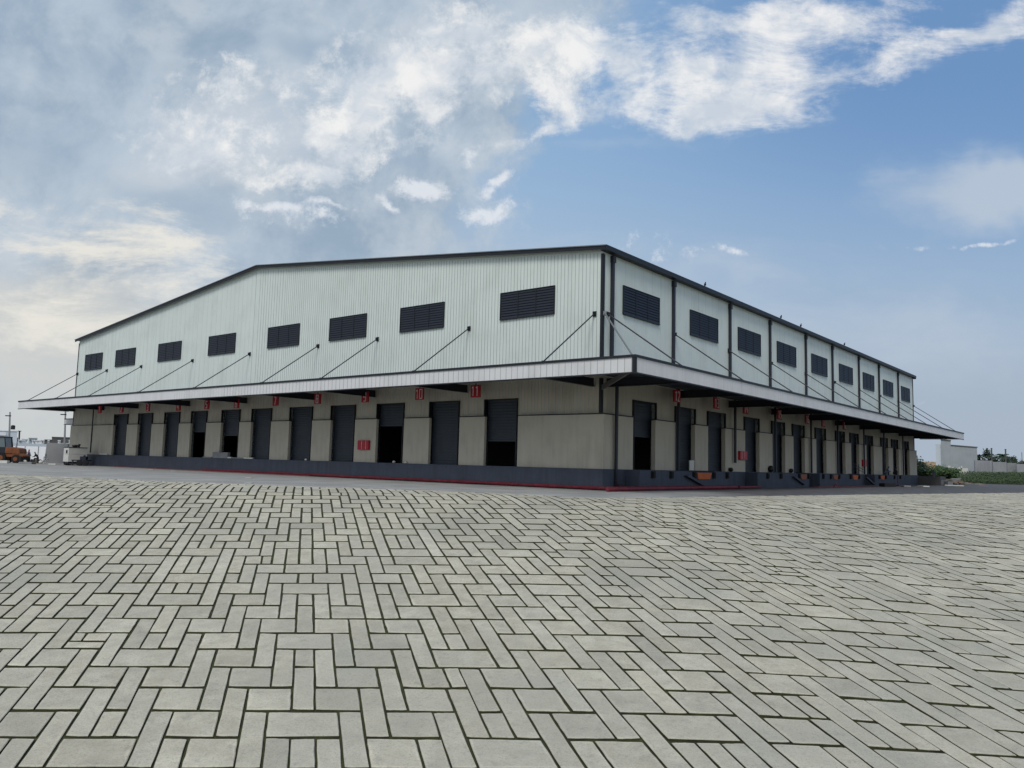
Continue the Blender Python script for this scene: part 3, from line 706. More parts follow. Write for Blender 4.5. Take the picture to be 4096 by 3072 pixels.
# hose cabinets
def cabinet(fr, u0, u1, z0, z1, label):
    PO_ = .24 if fr is G else .32
    t = empty('hose_cabinet', fr((u0 + u1) / 2, PO_, z0), label, 'fire cabinet', 'red fire hose cabinets on the walls')
    MB().box(fr, u0, u1, PO_ + .002, PO_ + .2, z0, z1).build('casing', 'red', t, bevel=.015)
    w = (u1 - u0)
    lk = MB()
    for f in (.24, .62): lk.box(fr, u0 + w * f - .012, u0 + w * f + .012, PO_ + .201, PO_ + .206, z0 + .03, z1 - .03)
    lk.build('door_trim', 'white', t)
cabinet(G, 21.3, 22.6, 2.28, 3.02, 'red wall cabinet with two pale vertical lines beside door ten on the gable front')
cabinet(S, 20.05, 21.5, 2.28, 2.98, 'plain red wall cabinet low beside the door under sign 14')
cabinet(S, 54.75, 56.1, 2.2, 2.98, 'small red wall cabinet beside a downpipe near the far end of the side front')

# ---------------------------------------------------------------- red fire pipe and small things by the dock
rp = MB(); rp.tube([G(u, .62, .14) for u in (45, 30, 20, 10, -.9)], .10); ob = rp.build('fire_pipe', 'redpipe'); tag(ob, 'long dark red pipe lying along the foot of the gable dock', 'pipe')
rp = MB(); rp.tube([S(u, 1.95 + .05 * math.sin(u), .15) for u in (-2.2, 0, 4, 9, 12.2, 16)], .14).tube([S(-2.2, 1.95, .15), G(-.9, .62, .15)], .12); tag(rp.build('fire_pipe', 'redpipe'), 'bright red pipe lying round the dock corner and past the first side doors', 'pipe')
rp = MB(); rp.tube([S(u, 1.85, .12) for u in (16.6, 20.8)], .11); tag(rp.build('fire_pipe', 'redpipe'), 'short red pipe lying at the dock foot between two platforms', 'pipe')
kb = MB().box(G, 28, 63, .46, .95, .004, .07); tag(kb.build('painted_curb', mat('faded_red_curb', (.20, .065, .07), .8, .25, .6)), 'faded red painted curb along the western half of the gable dock', 'curb')
kb = MB().box(S, 34, 56, 1.6, 2.2, .004, .10); tag(kb.build('painted_curb', mat('faded_pink_curb', (.17, .065, .07), .8, .25, .6)), 'faded red painted curb along the far platforms of the side dock', 'curb')
def tripod(fr, u, o, z, lab):
    mb = MB(); top = fr(u, o, z + .42)
    for k in range(3):
        t = 2 * PI * k / 3; mb.bar(top, top + Vector((.35 * math.cos(t), .35 * math.sin(t), -.42)), .035)
    tag(mb.build('pipe_stand', 'redpipe'), lab, 'pipe stand')
tripod(S, 35.5, 3.3, 0, 'small red tripod pipe stand on the asphalt by the side dock')
# debris along the dock edge
def slab(fr, u, o, z, w, dp, h, m_, name, label, cat, rot=0, group=None):
    mb = MB(); c = fr(u, o, z); ca_, sa = math.cos(rot), math.sin(rot)
    f = lambda a, b, zz: c + Vector((a * ca_ - b * sa, a * sa + b * ca_, zz))
    mb.box(f, -w / 2, w / 2, -dp / 2, dp / 2, 0, h); return tag(mb.build(name, m_, bevel=min(.02, h * .3)), label, cat, group)
slab(G, 42.5, .3, DK, 2.6, .3, .55, 'concrete', 'concrete_block', 'low grey concrete block on the dock beside a half-open gable door', 'block', -YAW)
for i, (u, w, m_) in enumerate([(44.9, 1.9, 'galv'), (41.3, 1.4, 'offwhite'), (39.2, 2.2, 'galv'), (37.7, 1.1, 'offwhite')]):
    slab(G, u, .28 + .04 * i, DK, w, .22, .09 + .04 * (i % 2), m_, 'metal_strip', ['dull steel strip lying left of the concrete block on the dock', 'short white strip lying right of the concrete block', 'long dull steel strip on the dock edge', 'short white strip at the right end of the strips on the dock'][i], 'metal strip', -YAW + .1 * (i - 1), 'metal strips left on the dock edge')
tag(MB().ball(G(12.9 + 5.5, .34, DK + .09), .13, .13, .1, jit=.1).build('white_bag', 'offwhite', smooth=True), 'small white bag at the foot of the pier left of door ten', 'bag', 'small white bags on the dock')
tag(MB().ball(G(17.1, .34, DK + .08), .12, .12, .09, jit=.1).build('white_bag', 'offwhite', smooth=True), 'small white bag at the foot of the pier right of door ten', 'bag', 'small white bags on the dock')
tag(MB().ball(G(29.3, .34, DK + .08), .13, .12, .1, jit=.1).build('white_bag', 'offwhite', smooth=True), 'small white bag on the dock left of the pier under sign 8', 'bag', 'small white bags on the dock')
slab(G, 66.9, .35, DK, 1.9, .2, .12, 'offwhite', 'sheet_stack', 'thin stack of white sheets on the dock near the west end', 'sheets', -YAW)
slab(S, 11.4, .5, DK, .75, .08, .75, 'offwhite', 'carton', 'pale flattened carton leaning in the dock door under sign 12', 'carton', PI / 2 - YAW)
tag(MB().ball(S(18.35, .45, DK + .16), .2, .25, .16, jit=.15).build('black_sack', 'cable', smooth=True), 'black sack on the dock at the foot of the pier beside door thirteen', 'sack', 'black sacks on the side dock')
tag(MB().ball(S(26.6, .5, DK + .3), .25, .25, .3, jit=.12).build('black_sack', 'cable', smooth=True), 'tall black sack against the downpipe left of sign 15', 'sack', 'black sacks on the side dock')
tag(MB().ball(S(31.7, .45, DK + .2), .22, .22, .2, jit=.12).build('black_sack', 'cable', smooth=True), 'small black sack on the dock right of the fifth side door', 'sack', 'black sacks on the side dock')

# birds on the eave
for i, (u, lab) in enumerate([(13.74, 'small dark bird on the gutter above the second side bay'), (29.57, 'small dark bird on the gutter above the fourth side bay'), (34.81, 'small dark bird on the gutter just right of the fourth side bay'), (48.62, 'small dark bird on the gutter above the sixth side window')]):
    c = S(u, .42, EV + .10)
    mb = MB(); mb.ball(c + Vector((0, 0, .16)), .09, .12, .11, 0, 8, 5); mb.ball(c + Vector((.02, -.05, .29)), .05, .06, .055, 0, 8, 5); mb.bar(c + Vector((0, -.10, .29)), c + Vector((.02, -.16, .28)), .015, 5, 0, .003)
    mb.bar(c + Vector((0, .08, .14)), c + Vector((0, .24, .04)), .045, 6, 0, .025); mb.bar(c + Vector((.03, 0, 0)), c + Vector((.03, 0, .1)), .01, 5); mb.bar(c + Vector((-.03, 0, 0)), c + Vector((-.03, 0, .1)), .01, 5)
    tag(mb.build('bird', 'hair', smooth=True), lab, 'bird', 'birds perched on the gutter')

# ---------------------------------------------------------------- helpers for things placed in the distance
def X(px, py, Y): return atY(px, py, Y).x
def Z(px, py, Y): return atY(px, py, Y).z
def pbox(mb, l, r, top, Y, dp, mi=0, z0=0.0, bot=None):
    x0, x1 = X(l, top, Y), X(r, top, Y); mid = (max(l, 0) + min(r, 4096)) / 2; zt = Z(mid, top, Y)
    zb = z0 if bot is None else Z(mid, bot, Y)
    xm = (x0 + x1) / 2; ph = math.atan2(xm, Y) if dp > 1 else 0.0; c_, s_ = math.cos(ph), math.sin(ph); hw = (x1 - x0) / 2 * (c_ if dp > 1 else 1)
    fr = lambda a, b_, z: Vector((xm + a * c_ + b_ * s_, Y - a * s_ + b_ * c_, z))
    return mb.box(fr, -hw, hw, 0, dp, zb, zt, mi)

# people
def person(name, joints, edges, mats, label, group=None, extra=()):
    me = bpy.data.meshes.new(name); me.from_pydata([j[:3] for j in joints], edges, [])
    o = bpy.data.objects.new(name, me); sc.collection.objects.link(o)
    sk = o.modifiers.new('skin', 'SKIN'); me.skin_vertices[0].data[0].use_root = True
    for i, j in enumerate(joints): me.skin_vertices[0].data[i].radius = (j[3], j[3])
    ss = o.modifiers.new('sub', 'SUBSURF'); ss.levels = 2; ss.render_levels = 2
    dg = bpy.context.evaluated_depsgraph_get(); nm = bpy.data.meshes.new_from_object(o.evaluated_get(dg))
    o.modifiers.clear(); o.data = nm
    for k in mats: nm.materials.append(MT[k])
    nm.polygons.foreach_set('use_smooth', [True] * len(nm.polygons))
    return tag(o, label, 'person', group)
def zone(o, fn):
    for p in o.data.polygons: p.material_index = fn(p.center)
def sitting(loc, rz, lab, cloth, legs, bend=.25, squat=False, hairm='hair'):
    sh = .45 if not squat else .22
    bx = bend
    J = [(0, 0, sh + .06, .15), (0, -bx * .4, sh + .28, .13), (0, -bx, sh + .52, .15), (0, -bx * 1.2, sh + .64, .06), (0, -bx * 1.35, sh + .76, .088), (0, -bx * 1.36, sh + .85, .075),
         (.19, -bx, sh + .50, .06), (.24, -bx - .12, sh + .26, .045), (.16, -bx - .34, sh + .22, .032), (-.19, -bx, sh + .50, .06), (-.24, -bx - .12, sh + .26, .045), (-.16, -bx - .34, sh + .22, .032),
         (.11, -.02, sh, .10), (.17, -.44, sh + (.05 if not squat else .28), .07), (.15, -.42, .10, .045), (.15, -.56, .04, .04), (-.11, -.02, sh, .10), (-.17, -.44, sh + (.05 if not squat else .28), .07), (-.15, -.42, .10, .045), (-.15, -.56, .04, .04)]
    E = [(0, 1), (1, 2), (2, 3), (3, 4), (4, 5), (2, 6), (6, 7), (7, 8), (2, 9), (9, 10), (10, 11), (0, 12), (12, 13), (13, 14), (14, 15), (0, 16), (16, 17), (17, 18), (18, 19)]
    o = person('person', J, E, ['skin', cloth, legs, 'hair'], lab, None)
    def z_(c):
        if c.z > sh + .70: return 3 if (c.z > sh + .80 or c.y > -bx * 1.35) else 0
        if c.z > sh + .62: return 0
        if c.y < -bx - .24 and c.z > sh + .12 and c.z < sh + .36: return 0
        if c.y < -.2 and c.z < sh + .38 and not (abs(c.x) > .2 and c.z > sh + .15) or c.z < sh: return 2
        return 1
    zone(o, z_); o.location = loc; o.rotation_euler = (0, 0, rz); return o

# ================================================================ west background
Yw = 90.0
# generator on a trailer
gp = atY(240, 1855, 98.5); gx0, gx1, gx2 = X(230, 1820, Yw), X(274, 1820, Yw), X(318, 1820, Yw)
gen = empty('generator', (gx1, Yw, 0), 'off-white boxy generator on a trailer standing by the west end of the dock', 'generator')
fz = lambda a, b, c: Vector((a, b, c))
zt_ = 2.10
vs = [(gx0, Yw + 1.2, 0), (gx1, Yw, 0), (gx2, Yw + 1.6, 0), (gx1 + (gx0 - gx1) + (gx2 - gx1), Yw + 2.8, 0)]
def quadbox(vs, z0, z1, mi=0, mb=None):
    mb = mb or MB(); mb.add([(a, b, z0) for a, b, _ in vs] + [(a, b, z1) for a, b, _ in vs], [(3, 2, 1, 0), (4, 5, 6, 7), (0, 1, 5, 4), (1, 2, 6, 5), (2, 3, 7, 6), (3, 0, 4, 7)], mi); return mb
def grow(vs, k):
    cx, cy = sum(v[0] for v in vs) / 4, sum(v[1] for v in vs) / 4; return [(cx + (a - cx) * k, cy + (b - cy) * k, 0) for a, b, _ in vs]
quadbox(vs, .42, 1.26).build('housing', 'offwhite', gen); quadbox(vs, 1.28, 1.98).build('housing', 'offwhite', gen)
quadbox(grow(vs, 1.03), 1.98, 2.06).build('lid', 'trim', gen); quadbox(grow(vs, .96), .22, .42).build('base_frame', 'trim', gen)
MB().box(XY, gx0 + (gx1 - gx0) * .62, gx0 + (gx1 - gx0) * .76, Yw + .28, Yw + .5, 1.34, 1.72).build('control_panel', 'trim', gen)
MB().ball((gx1 + .15, Yw + 1.0, 2.2), .38, .3, .16).bar((gx1 + .5, Yw + 1, 2.1), (gx1 + .62, Yw + 1, 2.42), .13).build('exhaust', 'cable', gen)
for wx in (gx0 + .5, gx2 - .4): MB().bar((wx, Yw + .9, .26), (wx, Yw + 1.15, .26), .26, 14).build('wheel', 'rubber', gen)
# hitch frame with dark wheels and barrel to its right
tx = X(335, 1845, Yw); cart = empty('tow_cart', (tx, Yw, 0), 'dark blue-black tow cart with two wheels between generator and dock', 'cart')
MB().box(XY, gx2 - .7, tx + .6, Yw - .3, Yw + .5, .55, .66).box(XY, gx2 - .6, gx2 - .5, Yw - .3, Yw - .2, 0.02, .6).bar((tx - .3, Yw, .6), (tx + .1, Yw, 1.15), .12).box(XY, tx - .35, tx + .3, Yw - .2, Yw + .3, .66, 1.05).build('chassis', 'blue', cart)
for wx in (tx - .25, tx + .42): MB().bar((wx, Yw - .5, .33), (wx, Yw - .3, .33), .33, 16).bar((wx, Yw - .53, .33), (wx, Yw - .5, .33), .15, 12).build('wheel', 'rubber', cart)
tag(MB().bar(G(74.5, .35, DK), G(74.5, .35, DK + .1), .16, 12).ball(G(74.5, .35, DK + .22), .22, .22, .2).build('helmet_shaped_cap', 'cable', smooth=True), 'round black cap standing on the west end of the dock', 'cap')
# grey panel block
pb = MB(); x0, x1, x2 = X(176, 1848, 101), X(187, 1775, 101), X(272, 1775, 101)
pb.add([(x0, 101, 0), (x2, 101, 0), (x2, 101, 2.55), (x1, 101, 2.6), (x0, 101.9, 0), (x2, 101.9, 0), (x2, 101.9, 2.55), (x1, 101.9, 2.6)], [(0, 1, 2, 3), (7, 6, 5, 4), (0, 4, 5, 1), (1, 5, 6, 2), (2, 6, 7, 3), (3, 7, 4, 0)])
tag(pb.build('concrete_barrier', 'pgrey'), 'tall grey concrete panel with a sloping left edge behind the generator', 'panel')
for i, (l, r, t, b_, y, m_, la) in enumerate([(204, 250, 1848, 1853, 93, 'offwhite', 'pale board lying on the ground in front of the concrete panel'), (232, 276, 1855, 1859, 92, 'concrete', 'grey slab lying in front of the generator'), (84, 134, 1853, 1857, 92.5, 'concrete', 'long grey slab lying in front of the people')]):
    slab(XY, (X(l, b_, y) + X(r, b_, y)) / 2, y, 0, X(r, b_, y) - X(l, b_, y), 1.1, .12 + .05 * i, m_, 'flat_slab', la, 'slab', .12 * (i - 1), 'slabs lying in the yard')
# light poles
def pole(px, pyb, pyt, Y, armpx, armpy, label):
    t = empty('light_pole', (X(px, pyb, Y), Y, 0), label, 'light pole', 'tall yard light poles')
    x, zt = X(px, pyt, Y), Z(px, pyt, Y)
    MB().bar((X(px, pyb, Y), Y, 0), (x, Y, zt), .17, 10, 0, .11).build('pole', 'pgrey', t)
    xa, za = X(armpx, armpy, Y), Z(armpx, armpy, Y)
    MB().bar((x, Y, za), (xa + .3, Y, za), .06).build('arm', 'trim', t)
    MB().box(XY, xa - .35, xa + .5, Y - .15, Y + .15, za - .08, za + .08).build('lamp_head', 'trim', t, bevel=.03)
pole(40, 1775, 1648, 132, 31, 1663, 'thin tapering light pole standing alone near the left edge')
pole(262, 1775, 1640, 125, 252, 1658, 'grey light pole close to the west corner of the warehouse')
# compound wall of white panels
cw = empty('compound_wall', (X(100, 1840, 118), 118, 0), 'long low white panelled wall with a pale blue top band behind the people', 'wall')
l = MB(); pbox(l, -700, 300, 1786, 118, .3); l.build('panel_row', 'pwhite', cw)
l = MB(); pbox(l, -700, 300, 1774, 118.4, 3.5, bot=1787); l.build('top_band', 'pblue', cw)
for px in (-300, -150, -60, 0, 61, 100, 154, 190): l = MB(); pbox(l, px - 1, px + 1, 1785, 117.93, .07); l.build('post', 'pgrey', cw)
# buildings beyond
def building(l, r, top, Y, dp, m_, label, wins=(), roofm='pwhite', parapet=None):
    t = empty('far_building', ((X(l, top, Y) + X(r, top, Y)) / 2, Y, 0), label, 'building')
    b_ = MB(); pbox(b_, l, r, top, Y, dp); b_.build('wall', m_, t)
    ro_ = MB(); z_ = Z((max(l, 0) + r) / 2, top, Y); pbox(ro_, l - 1, r + 1, top - 3, Y - .15, dp + .3, bot=top - .1); ro_.build('roof_edge', roofm, t)
    for (a, c, y0, y1) in wins:
        w_ = MB(); pbox(w_, a, c, y0, Y - 1.2, 1.25, bot=y1); w_.build('window', 'glass', t)
    return t
b1 = building(-60, 71, 1724, 170, 14, 'pblue', 'tall pale blue-grey building with a black water tank on its roof at the left edge')
l = MB(); pbox(l, -58, 24, 1728, 168.2, 1.2, bot=1741); l.build('upper_band', 'pwhite', b1)
tk = atY(51, 1722, 172); tag(MB().bar((tk.x, 172, tk.z + .22), (tk.x, 172, tk.z + .9), .42 * 0 + .42, 14).ball((tk.x, 172, tk.z + .95), .42, .42, .22).build('water_tank', 'cable', smooth=False), 'round black water tank on the roof of the tall pale blue-grey building', 'tank')
l = MB(); l.bar((X(78, 1775, 150), 150, 0), (X(78, 1724, 150), 150, Z(78, 1724, 150)), .14).box(XY, X(74, 1724, 150), X(83, 1724, 150), 149.8, 150.2, Z(78, 1726, 150), Z(78, 1723, 150)); tag(l.build('lamp_post', 'trim'), 'short dark post with a flat cap in front of the tall pale building', 'post')
building(72, 100, 1762, 150, 12, 'pblue', 'low pale block just right of the dark capped post', [(78, 84, 1764, 1769)])
building(88, 112, 1758, 190, 12, 'pwhite', 'small white house behind the compound wall with two windows', [(93, 97, 1762, 1767), (103, 107, 1762, 1767)])
building(115, 150, 1753, 230, 15, mat('pale_teal_plaster', (.36, .44, .46), .8, .08, .2), 'pale teal two-storey building far behind the compound wall', [(119, 124, 1757, 1761), (130, 135, 1757, 1761), (141, 146, 1757, 1761)])
building(128, 166, 1763, 170, 10, 'pwhite', 'long low white shed in front of the teal building', [(134, 138, 1766, 1770), (150, 154, 1766, 1770)])
building(164, 178, 1762, 165, 8, 'pwhite', 'narrow white house with a dark window left of the dark roofs', [(168, 173, 1765, 1771)])
building(178, 210, 1761, 210, 20, 'pdark', 'low dark grey building beside the narrow white house', [(192, 197, 1764, 1770)], 'pdark')
building(208, 286, 1751, 260, 30, 'pdark', 'wide dark grey building rising behind the second light pole', [(214, 218, 1758, 1763), (235, 240, 1758, 1763), (268, 273, 1758, 1763)], 'pdark')
building(191, 198, 1763, 160, 5, 'pwhite', 'tiny white cabin in front of the dark grey building', [(193, 196, 1766, 1770)])
building(232, 242, 1764, 158, 5, 'pwhite', 'small white roof house left of the second light pole', [(236, 239, 1767, 1771)])
building(276, 300, 1763, 156, 6, 'pwhite', 'small white house hard against the warehouse corner', [(280, 286, 1767, 1772)])
l = MB(); pbox(l, 230, 300, 1773, 140, 4); tag(l.build('low_wall', 'pwhite'), 'bright white low wall top behind the generator', 'wall')

# wheeled loader at the left edge
Ye = 97.0; ex = lambda px: X(px, 1820, Ye)
ld = empty('wheel_loader', (ex(30), Ye, 0), 'orange wheeled loader with a glazed cab standing at the left edge of the yard', 'loader')
MB().prism(XY, [(ex(18), 1.15), (ex(78), 1.15), (ex(78), 1.30), (ex(74), 1.72), (ex(60), 1.86), (ex(18), 1.94)], Ye, Ye + 1.5).build('bonnet', 'yellow', ld, bevel=.04)
MB().prism(XY, [(ex(-60), .75), (ex(90), .75), (ex(90), .92), (ex(78), 1.14), (ex(-60), 1.14)], Ye + .1, Ye + 1.4).build('chassis', 'yellow', ld)
cb = MB().box(XY, ex(-24), ex(-22), Ye, Ye + .1, 1.14, 3.05).prism(XY, [(ex(11), 3.05), (ex(13), 3.05), (ex(20), 1.9), (ex(17), 1.9)], Ye, Ye + .1).prism(XY, [(ex(11), 3.05), (ex(13), 3.05), (ex(20), 1.9), (ex(17), 1.9)], Ye + 1.4, Ye + 1.5)
cb.box(XY, ex(-24), ex(13), Ye - .05, Ye + 1.55, 3.05, 3.18).box(XY, ex(-24), ex(18), Ye, Ye + 1.5, 1.14, 1.9).build('cab', 'trim', ld)
MB().prism(XY, [(ex(-22), 1.9), (ex(17), 1.9), (ex(11), 3.05), (ex(-22), 3.05)], Ye + .04, Ye + 1.44).build('window', 'glass', ld)
MB().bar((ex(50), Ye + .7, 1.8), (ex(50), Ye + .7, 3.1), .05).build('exhaust', 'cable', ld)
for px, r in ((4, .62), (64, .50)):
    for dy in (-.1, 1.35):
        w_ = MB().bar((ex(px), Ye + dy, r), (ex(px), Ye + dy + .3, r), r, 20).build('wheel', 'rubber', ld)
        MB().bar((ex(px), Ye + dy - .02, r), (ex(px), Ye + dy + .02, r), r * .5, 14).build('rim', 'yellow', w_)
MB().prism(XY, [(ex(82), .1), (ex(96), .05), (ex(98), .16), (ex(88), .28), (ex(88), .8), (ex(82), .85)], Ye - .2, Ye + 1.7).build('bucket', 'cable', ld)
slab(XY, X(14, 1845, 94), 94, 0, 1.1, .6, .32, 'offwhite', 'concrete_block', 'pale concrete block lying in front of the loader at the left edge', 'block', .1)
# people by the generator
p1 = person('person', [(0, 0, .88, .15), (0, 0, 1.1, .13), (0, 0, 1.36, .16), (0, 0, 1.48, .06), (0, -.02, 1.60, .095), (0, -.02, 1.70, .08), (.2, 0, 1.36, .06), (.25, -.08, 1.08, .045), (.15, -.28, 1.0, .035), (-.2, 0, 1.36, .06), (-.26, -.05, 1.08, .045), (-.2, -.2, .88, .035),
                       (.11, 0, .82, .12), (.13, .02, .45, .09), (.13, .04, .08, .06), (.13, -.1, .04, .045), (-.11, 0, .82, .12), (-.13, .02, .45, .09), (-.13, .04, .08, .06), (-.13, -.1, .04, .045)],
            [(0, 1), (1, 2), (2, 3), (3, 4), (4, 5), (2, 6), (6, 7), (7, 8), (2, 9), (9, 10), (10, 11), (0, 12), (12, 13), (13, 14), (14, 15), (0, 16), (16, 17), (17, 18), (18, 19)],
            ['skin', 'cloth_blue', 'cloth_red', 'hair'], 'person in a faded blue long garment and red scarf standing by the slabs')
zone(p1, lambda c: 3 if c.z > 1.62 else (2 if c.z > 1.36 else (0 if c.y < -.2 and .9 < c.z < 1.1 else 1)))
p1.location = (X(112, 1850, 99), 99, 0); p1.rotation_euler = (0, 0, 2.6)
sk_ = MB(); n = 14
sk_.add([(.21 * math.cos(2 * PI * i / n), .17 * math.sin(2 * PI * i / n), .98) for i in range(n)] + [(.31 * math.cos(2 * PI * i / n), .27 * math.sin(2 * PI * i / n), .22) for i in range(n)], [(i, (i + 1) % n, n + (i + 1) % n, n + i) for i in range(n)])
so = sk_.build('skirt', 'cloth_blue', None, smooth=True); so.parent = p1; so.location = (0, 0, .22)
sitting((X(153, 1848, 99.5), 99.5, .12), -1.25, 'person in dark clothes bending forward on a low seat beside the concrete panel', 'cloth_dark', 'cloth_dark', .34)
slab(XY, X(155, 1848, 99.7), 99.8, 0, .5, .4, .42, 'wood', 'wooden_box', 'low wooden box under the person in dark clothes', 'box', .2)
sitting((X(174, 1848, 98.6), 98.6, .1), 1.3, 'person in pale clothes crouching at the left edge of the concrete panel', 'cloth_white', 'cloth_white', .2, True)
for i, (px, m_, la) in enumerate([(99, 'offwhite', 'round white pot on the ground left of the person in blue'), (164, 'offwhite', 'round white pot on the ground by the crouching people')]):
    tag(MB().ball((X(px, 1848, 97.5), 97.5, .2), .26, .26, .2).bar((X(px, 1848, 97.5), 97.5, .34), (X(px, 1848, 97.5), 97.5, .42), .14).build('pot', m_, smooth=True), la, 'pot', 'white pots beside the people')
slab(XY, X(86, 1846, 99), 99.3, 0, 1.3, .8, .55, 'cable', 'scrap_heap', 'low dark heap of machine parts between the loader and the person in blue', 'scrap', .3)
slab(XY, X(132, 1846, 99), 99.6, 0, .9, .7, .5, 'pdark', 'scrap_heap', 'low dark heap between the two people by the compound wall', 'scrap', -.2)

# ================================================================ east background
Yb = 215
eb = empty('far_warehouse', (X(3766, 1860, Yb), Yb, 0), 'large plain grey-white shed with a stepped roofline beyond the hedge', 'building')
MT['shed'] = mat('grey_blue_shed_sheet', (.34, .375, .40), .7, .06, .08, streak=.25); MT['wallgrey'] = mat('weathered_boundary_render', (.30, .31, .33), .85, .1, .2, streak=.4)
xm_ = X(3766, 1860, Yb); ph_ = math.atan2(xm_, Yb)
def EF(a, b_, z): return Vector((xm_ + a * math.cos(ph_) + b_ * math.sin(ph_), Yb - a * math.sin(ph_) + b_ * math.cos(ph_), z))
k_ = Yb / F_PX * math.cos(ph_)
def hz_(px, py): return 1.5 + (1536 + 317.6 + (px - 2048) * .0257 - py) / F_PX * Yb * 1.0
mb = MB(); mb.prism(EF, [(0, 0), (39 * k_, 0), (39 * k_, hz_(3805, 1763)), (0, hz_(3766, 1758))], 0, 24); mb.prism(EF, [(39 * k_ + .003, 0), (141 * k_, 0), (141 * k_, hz_(3907, 1791)), (39 * k_ + .003, hz_(3805, 1781))], 0, 24); mb.build('wall', 'shed', eb)
MB().box(EF, -22 * k_, -.004, .3, 20, 0, hz_(3755, 1777)).build('annex', 'pblue', eb)
mb = MB(); strip(mb, EF, [(39 * k_, hz_(3805, 1780)), (141 * k_ + .2, hz_(3907, 1790))], .2, -.2, -.01); strip(mb, EF, [(-.1, hz_(3766, 1757)), (39 * k_ + .1, hz_(3805, 1762))], .2, -.2, -.01); mb.build('roof_edge', 'pdark', eb)
mb = MB(); pbox(mb, 3660, 3750, 1847, 260, 20); tag(mb.build('far_building', 'tan'), 'low tan building glimpsed above the bushes right of the warehouse', 'building')
# boundary walls
for l_, r_, tp, y_, m_, la in ((3900, 3970, 1842, 205, 'wallgrey', 'pale boundary wall running right from the big grey-white shed'), (3972, 4026, 1848, 200, 'wallgrey', 'grey-blue boundary wall behind the two dark chimneys'), (4028, 4066, 1852, 200, 'pgrey', 'darker grey wall section near the right edge'), (4067, 4400, 1856, 198, 'wallgrey', 'last pale wall section at the right edge')):
    mb = MB(); pbox(mb, l_, r_, tp, y_, .5); tag(mb.build('boundary_wall', m_), la, 'wall', 'boundary walls on the right')
mb = MB(); pbox(mb, 4078, 4300, 1843, 240, 12); tag(mb.build('far_building', 'brick'), 'small brick-red building at the right edge', 'building')
for px, tp, la in ((3966, 1795, 'dark upright chimney nearer the big shed'), (4022, 1799, 'dark upright chimney nearer the right edge')):
    Yp = 225; x_ = X(px, tp, Yp); z_ = Z(px, tp, Yp); tag(MB().bar((X(px + 1, 1870, Yp), Yp, 0), (x_, Yp, z_), .22, 10, 0, .18).bar((x_, Yp, z_), (x_, Yp, z_ + .2), .24, 10).build('chimney', 'pdark'), la, 'chimney', 'dark chimneys above the wall')
x_ = X(4087, 1809, 225); tag(MB().bar((x_, 225, 0), (x_, 225, Z(4087, 1809, 225)), .07).build('mast', 'pdark'), 'thin mast above the brick-red building at the right edge', 'mast')
# white tanks and low white hut in the weeds
mb = MB()
hut = empty('white_hut', (X(3840, 1880, 172), 172, 0), 'low bright white hut with small boxes on its roof standing in the weeds', 'hut')
pbox(mb, 3815, 3872, 1872, 172, 4); mb.build('wall', 'offwhite', hut)
for l_, r_, tp in ((3791, 3802, 1863), (3807, 3816, 1868), (3834, 3840, 1868), (3844, 3849, 1864)):
    mb = MB(); pbox(mb, l_, r_, tp, 171.5, 2, bot=tp + 8); mb.build('roof_box', 'offwhite', hut)
# trees
def crown(name, cx, cy, cz, rx, ry, rz, n, leaf, m_, parent, seed=1):
    r = random.Random(seed); mb = MB(); cl = [(r.gauss(0, .5), r.gauss(0, .5), r.gauss(0, .45), r.uniform(.25, .5)) for _ in range(max(6, n // 120))]
    for _ in range(n):
        a, b_, c_, q = r.choice(cl); p = Vector((a + r.gauss(0, 1) * q * .6, b_ + r.gauss(0, 1) * q * .6, c_ + r.gauss(0, 1) * q * .6))
        mb.leaf((cx + p.x * rx, cy + p.y * ry, max(.1, cz + p.z * rz)), leaf)
    return mb.build(name, m_, parent, recalc=False)
def tree(px, base, top, Y, w, label, m_='leafdark', n=700, leaf=.4, seed=1, group='trees beyond the boundary wall'):
    x, zt = X(px, top, Y), Z(px, top, Y); t = empty('tree', (x, Y, 0), label, 'tree', group)
    tr_ = MB(); tr_.bar((x, Y, 0), (x + .2, Y, zt * .6), .22, 8, 0, .1)
    for k in range(5):
        a = k * 1.3; tr_.bar((x + .1, Y, zt * .45), (x + math.cos(a) * w * .5, Y + math.sin(a) * w * .5, zt * .8), .08, 6, 0, .03)
    tr_.build('trunk', 'bark', t); crown('crown', x, Y, zt * .72, w, w, zt * .32, n, leaf, m_, t, seed)
def palm(px, top, Y, w, label, seed):
    r = random.Random(seed); x, zt = X(px, top + 6, Y), Z(px, top + 6, Y); t = empty('palm_tree', (x, Y, 0), label, 'palm tree', 'palms beyond the boundary wall')
    MB().bar((x, Y, 0), (x + .15, Y, zt), .22, 8, 0, .16).build('trunk', 'bark', t)
    f = MB(); w *= .7
    for k in range(26):
        a = r.uniform(0, 2 * PI); el = r.uniform(-.3, 1.1); L_ = w * r.uniform(.8, 1.15); pts = []
        for s_ in range(7):
            q = s_ / 6; pts.append(Vector((x + math.cos(a) * L_ * q * math.cos(el * (1 - q * .6)), Y + math.sin(a) * L_ * q * math.cos(el), zt + L_ * (math.sin(el) * q - .55 * q * q))))
        for s_ in range(6):
            p, q = pts[s_], pts[s_ + 1]; sd = (q - p).cross(Vector((0, 0, 1))).normalized() * w * .16
            f.add([p, q, q + sd - Vector((0, 0, w * .12)), p + sd - Vector((0, 0, w * .12))], [(0, 1, 2, 3)]); f.add([p, q, q - sd - Vector((0, 0, w * .12)), p - sd - Vector((0, 0, w * .12))], [(0, 1, 2, 3)])
    f.build('fronds', 'leafdark', t, recalc=False)
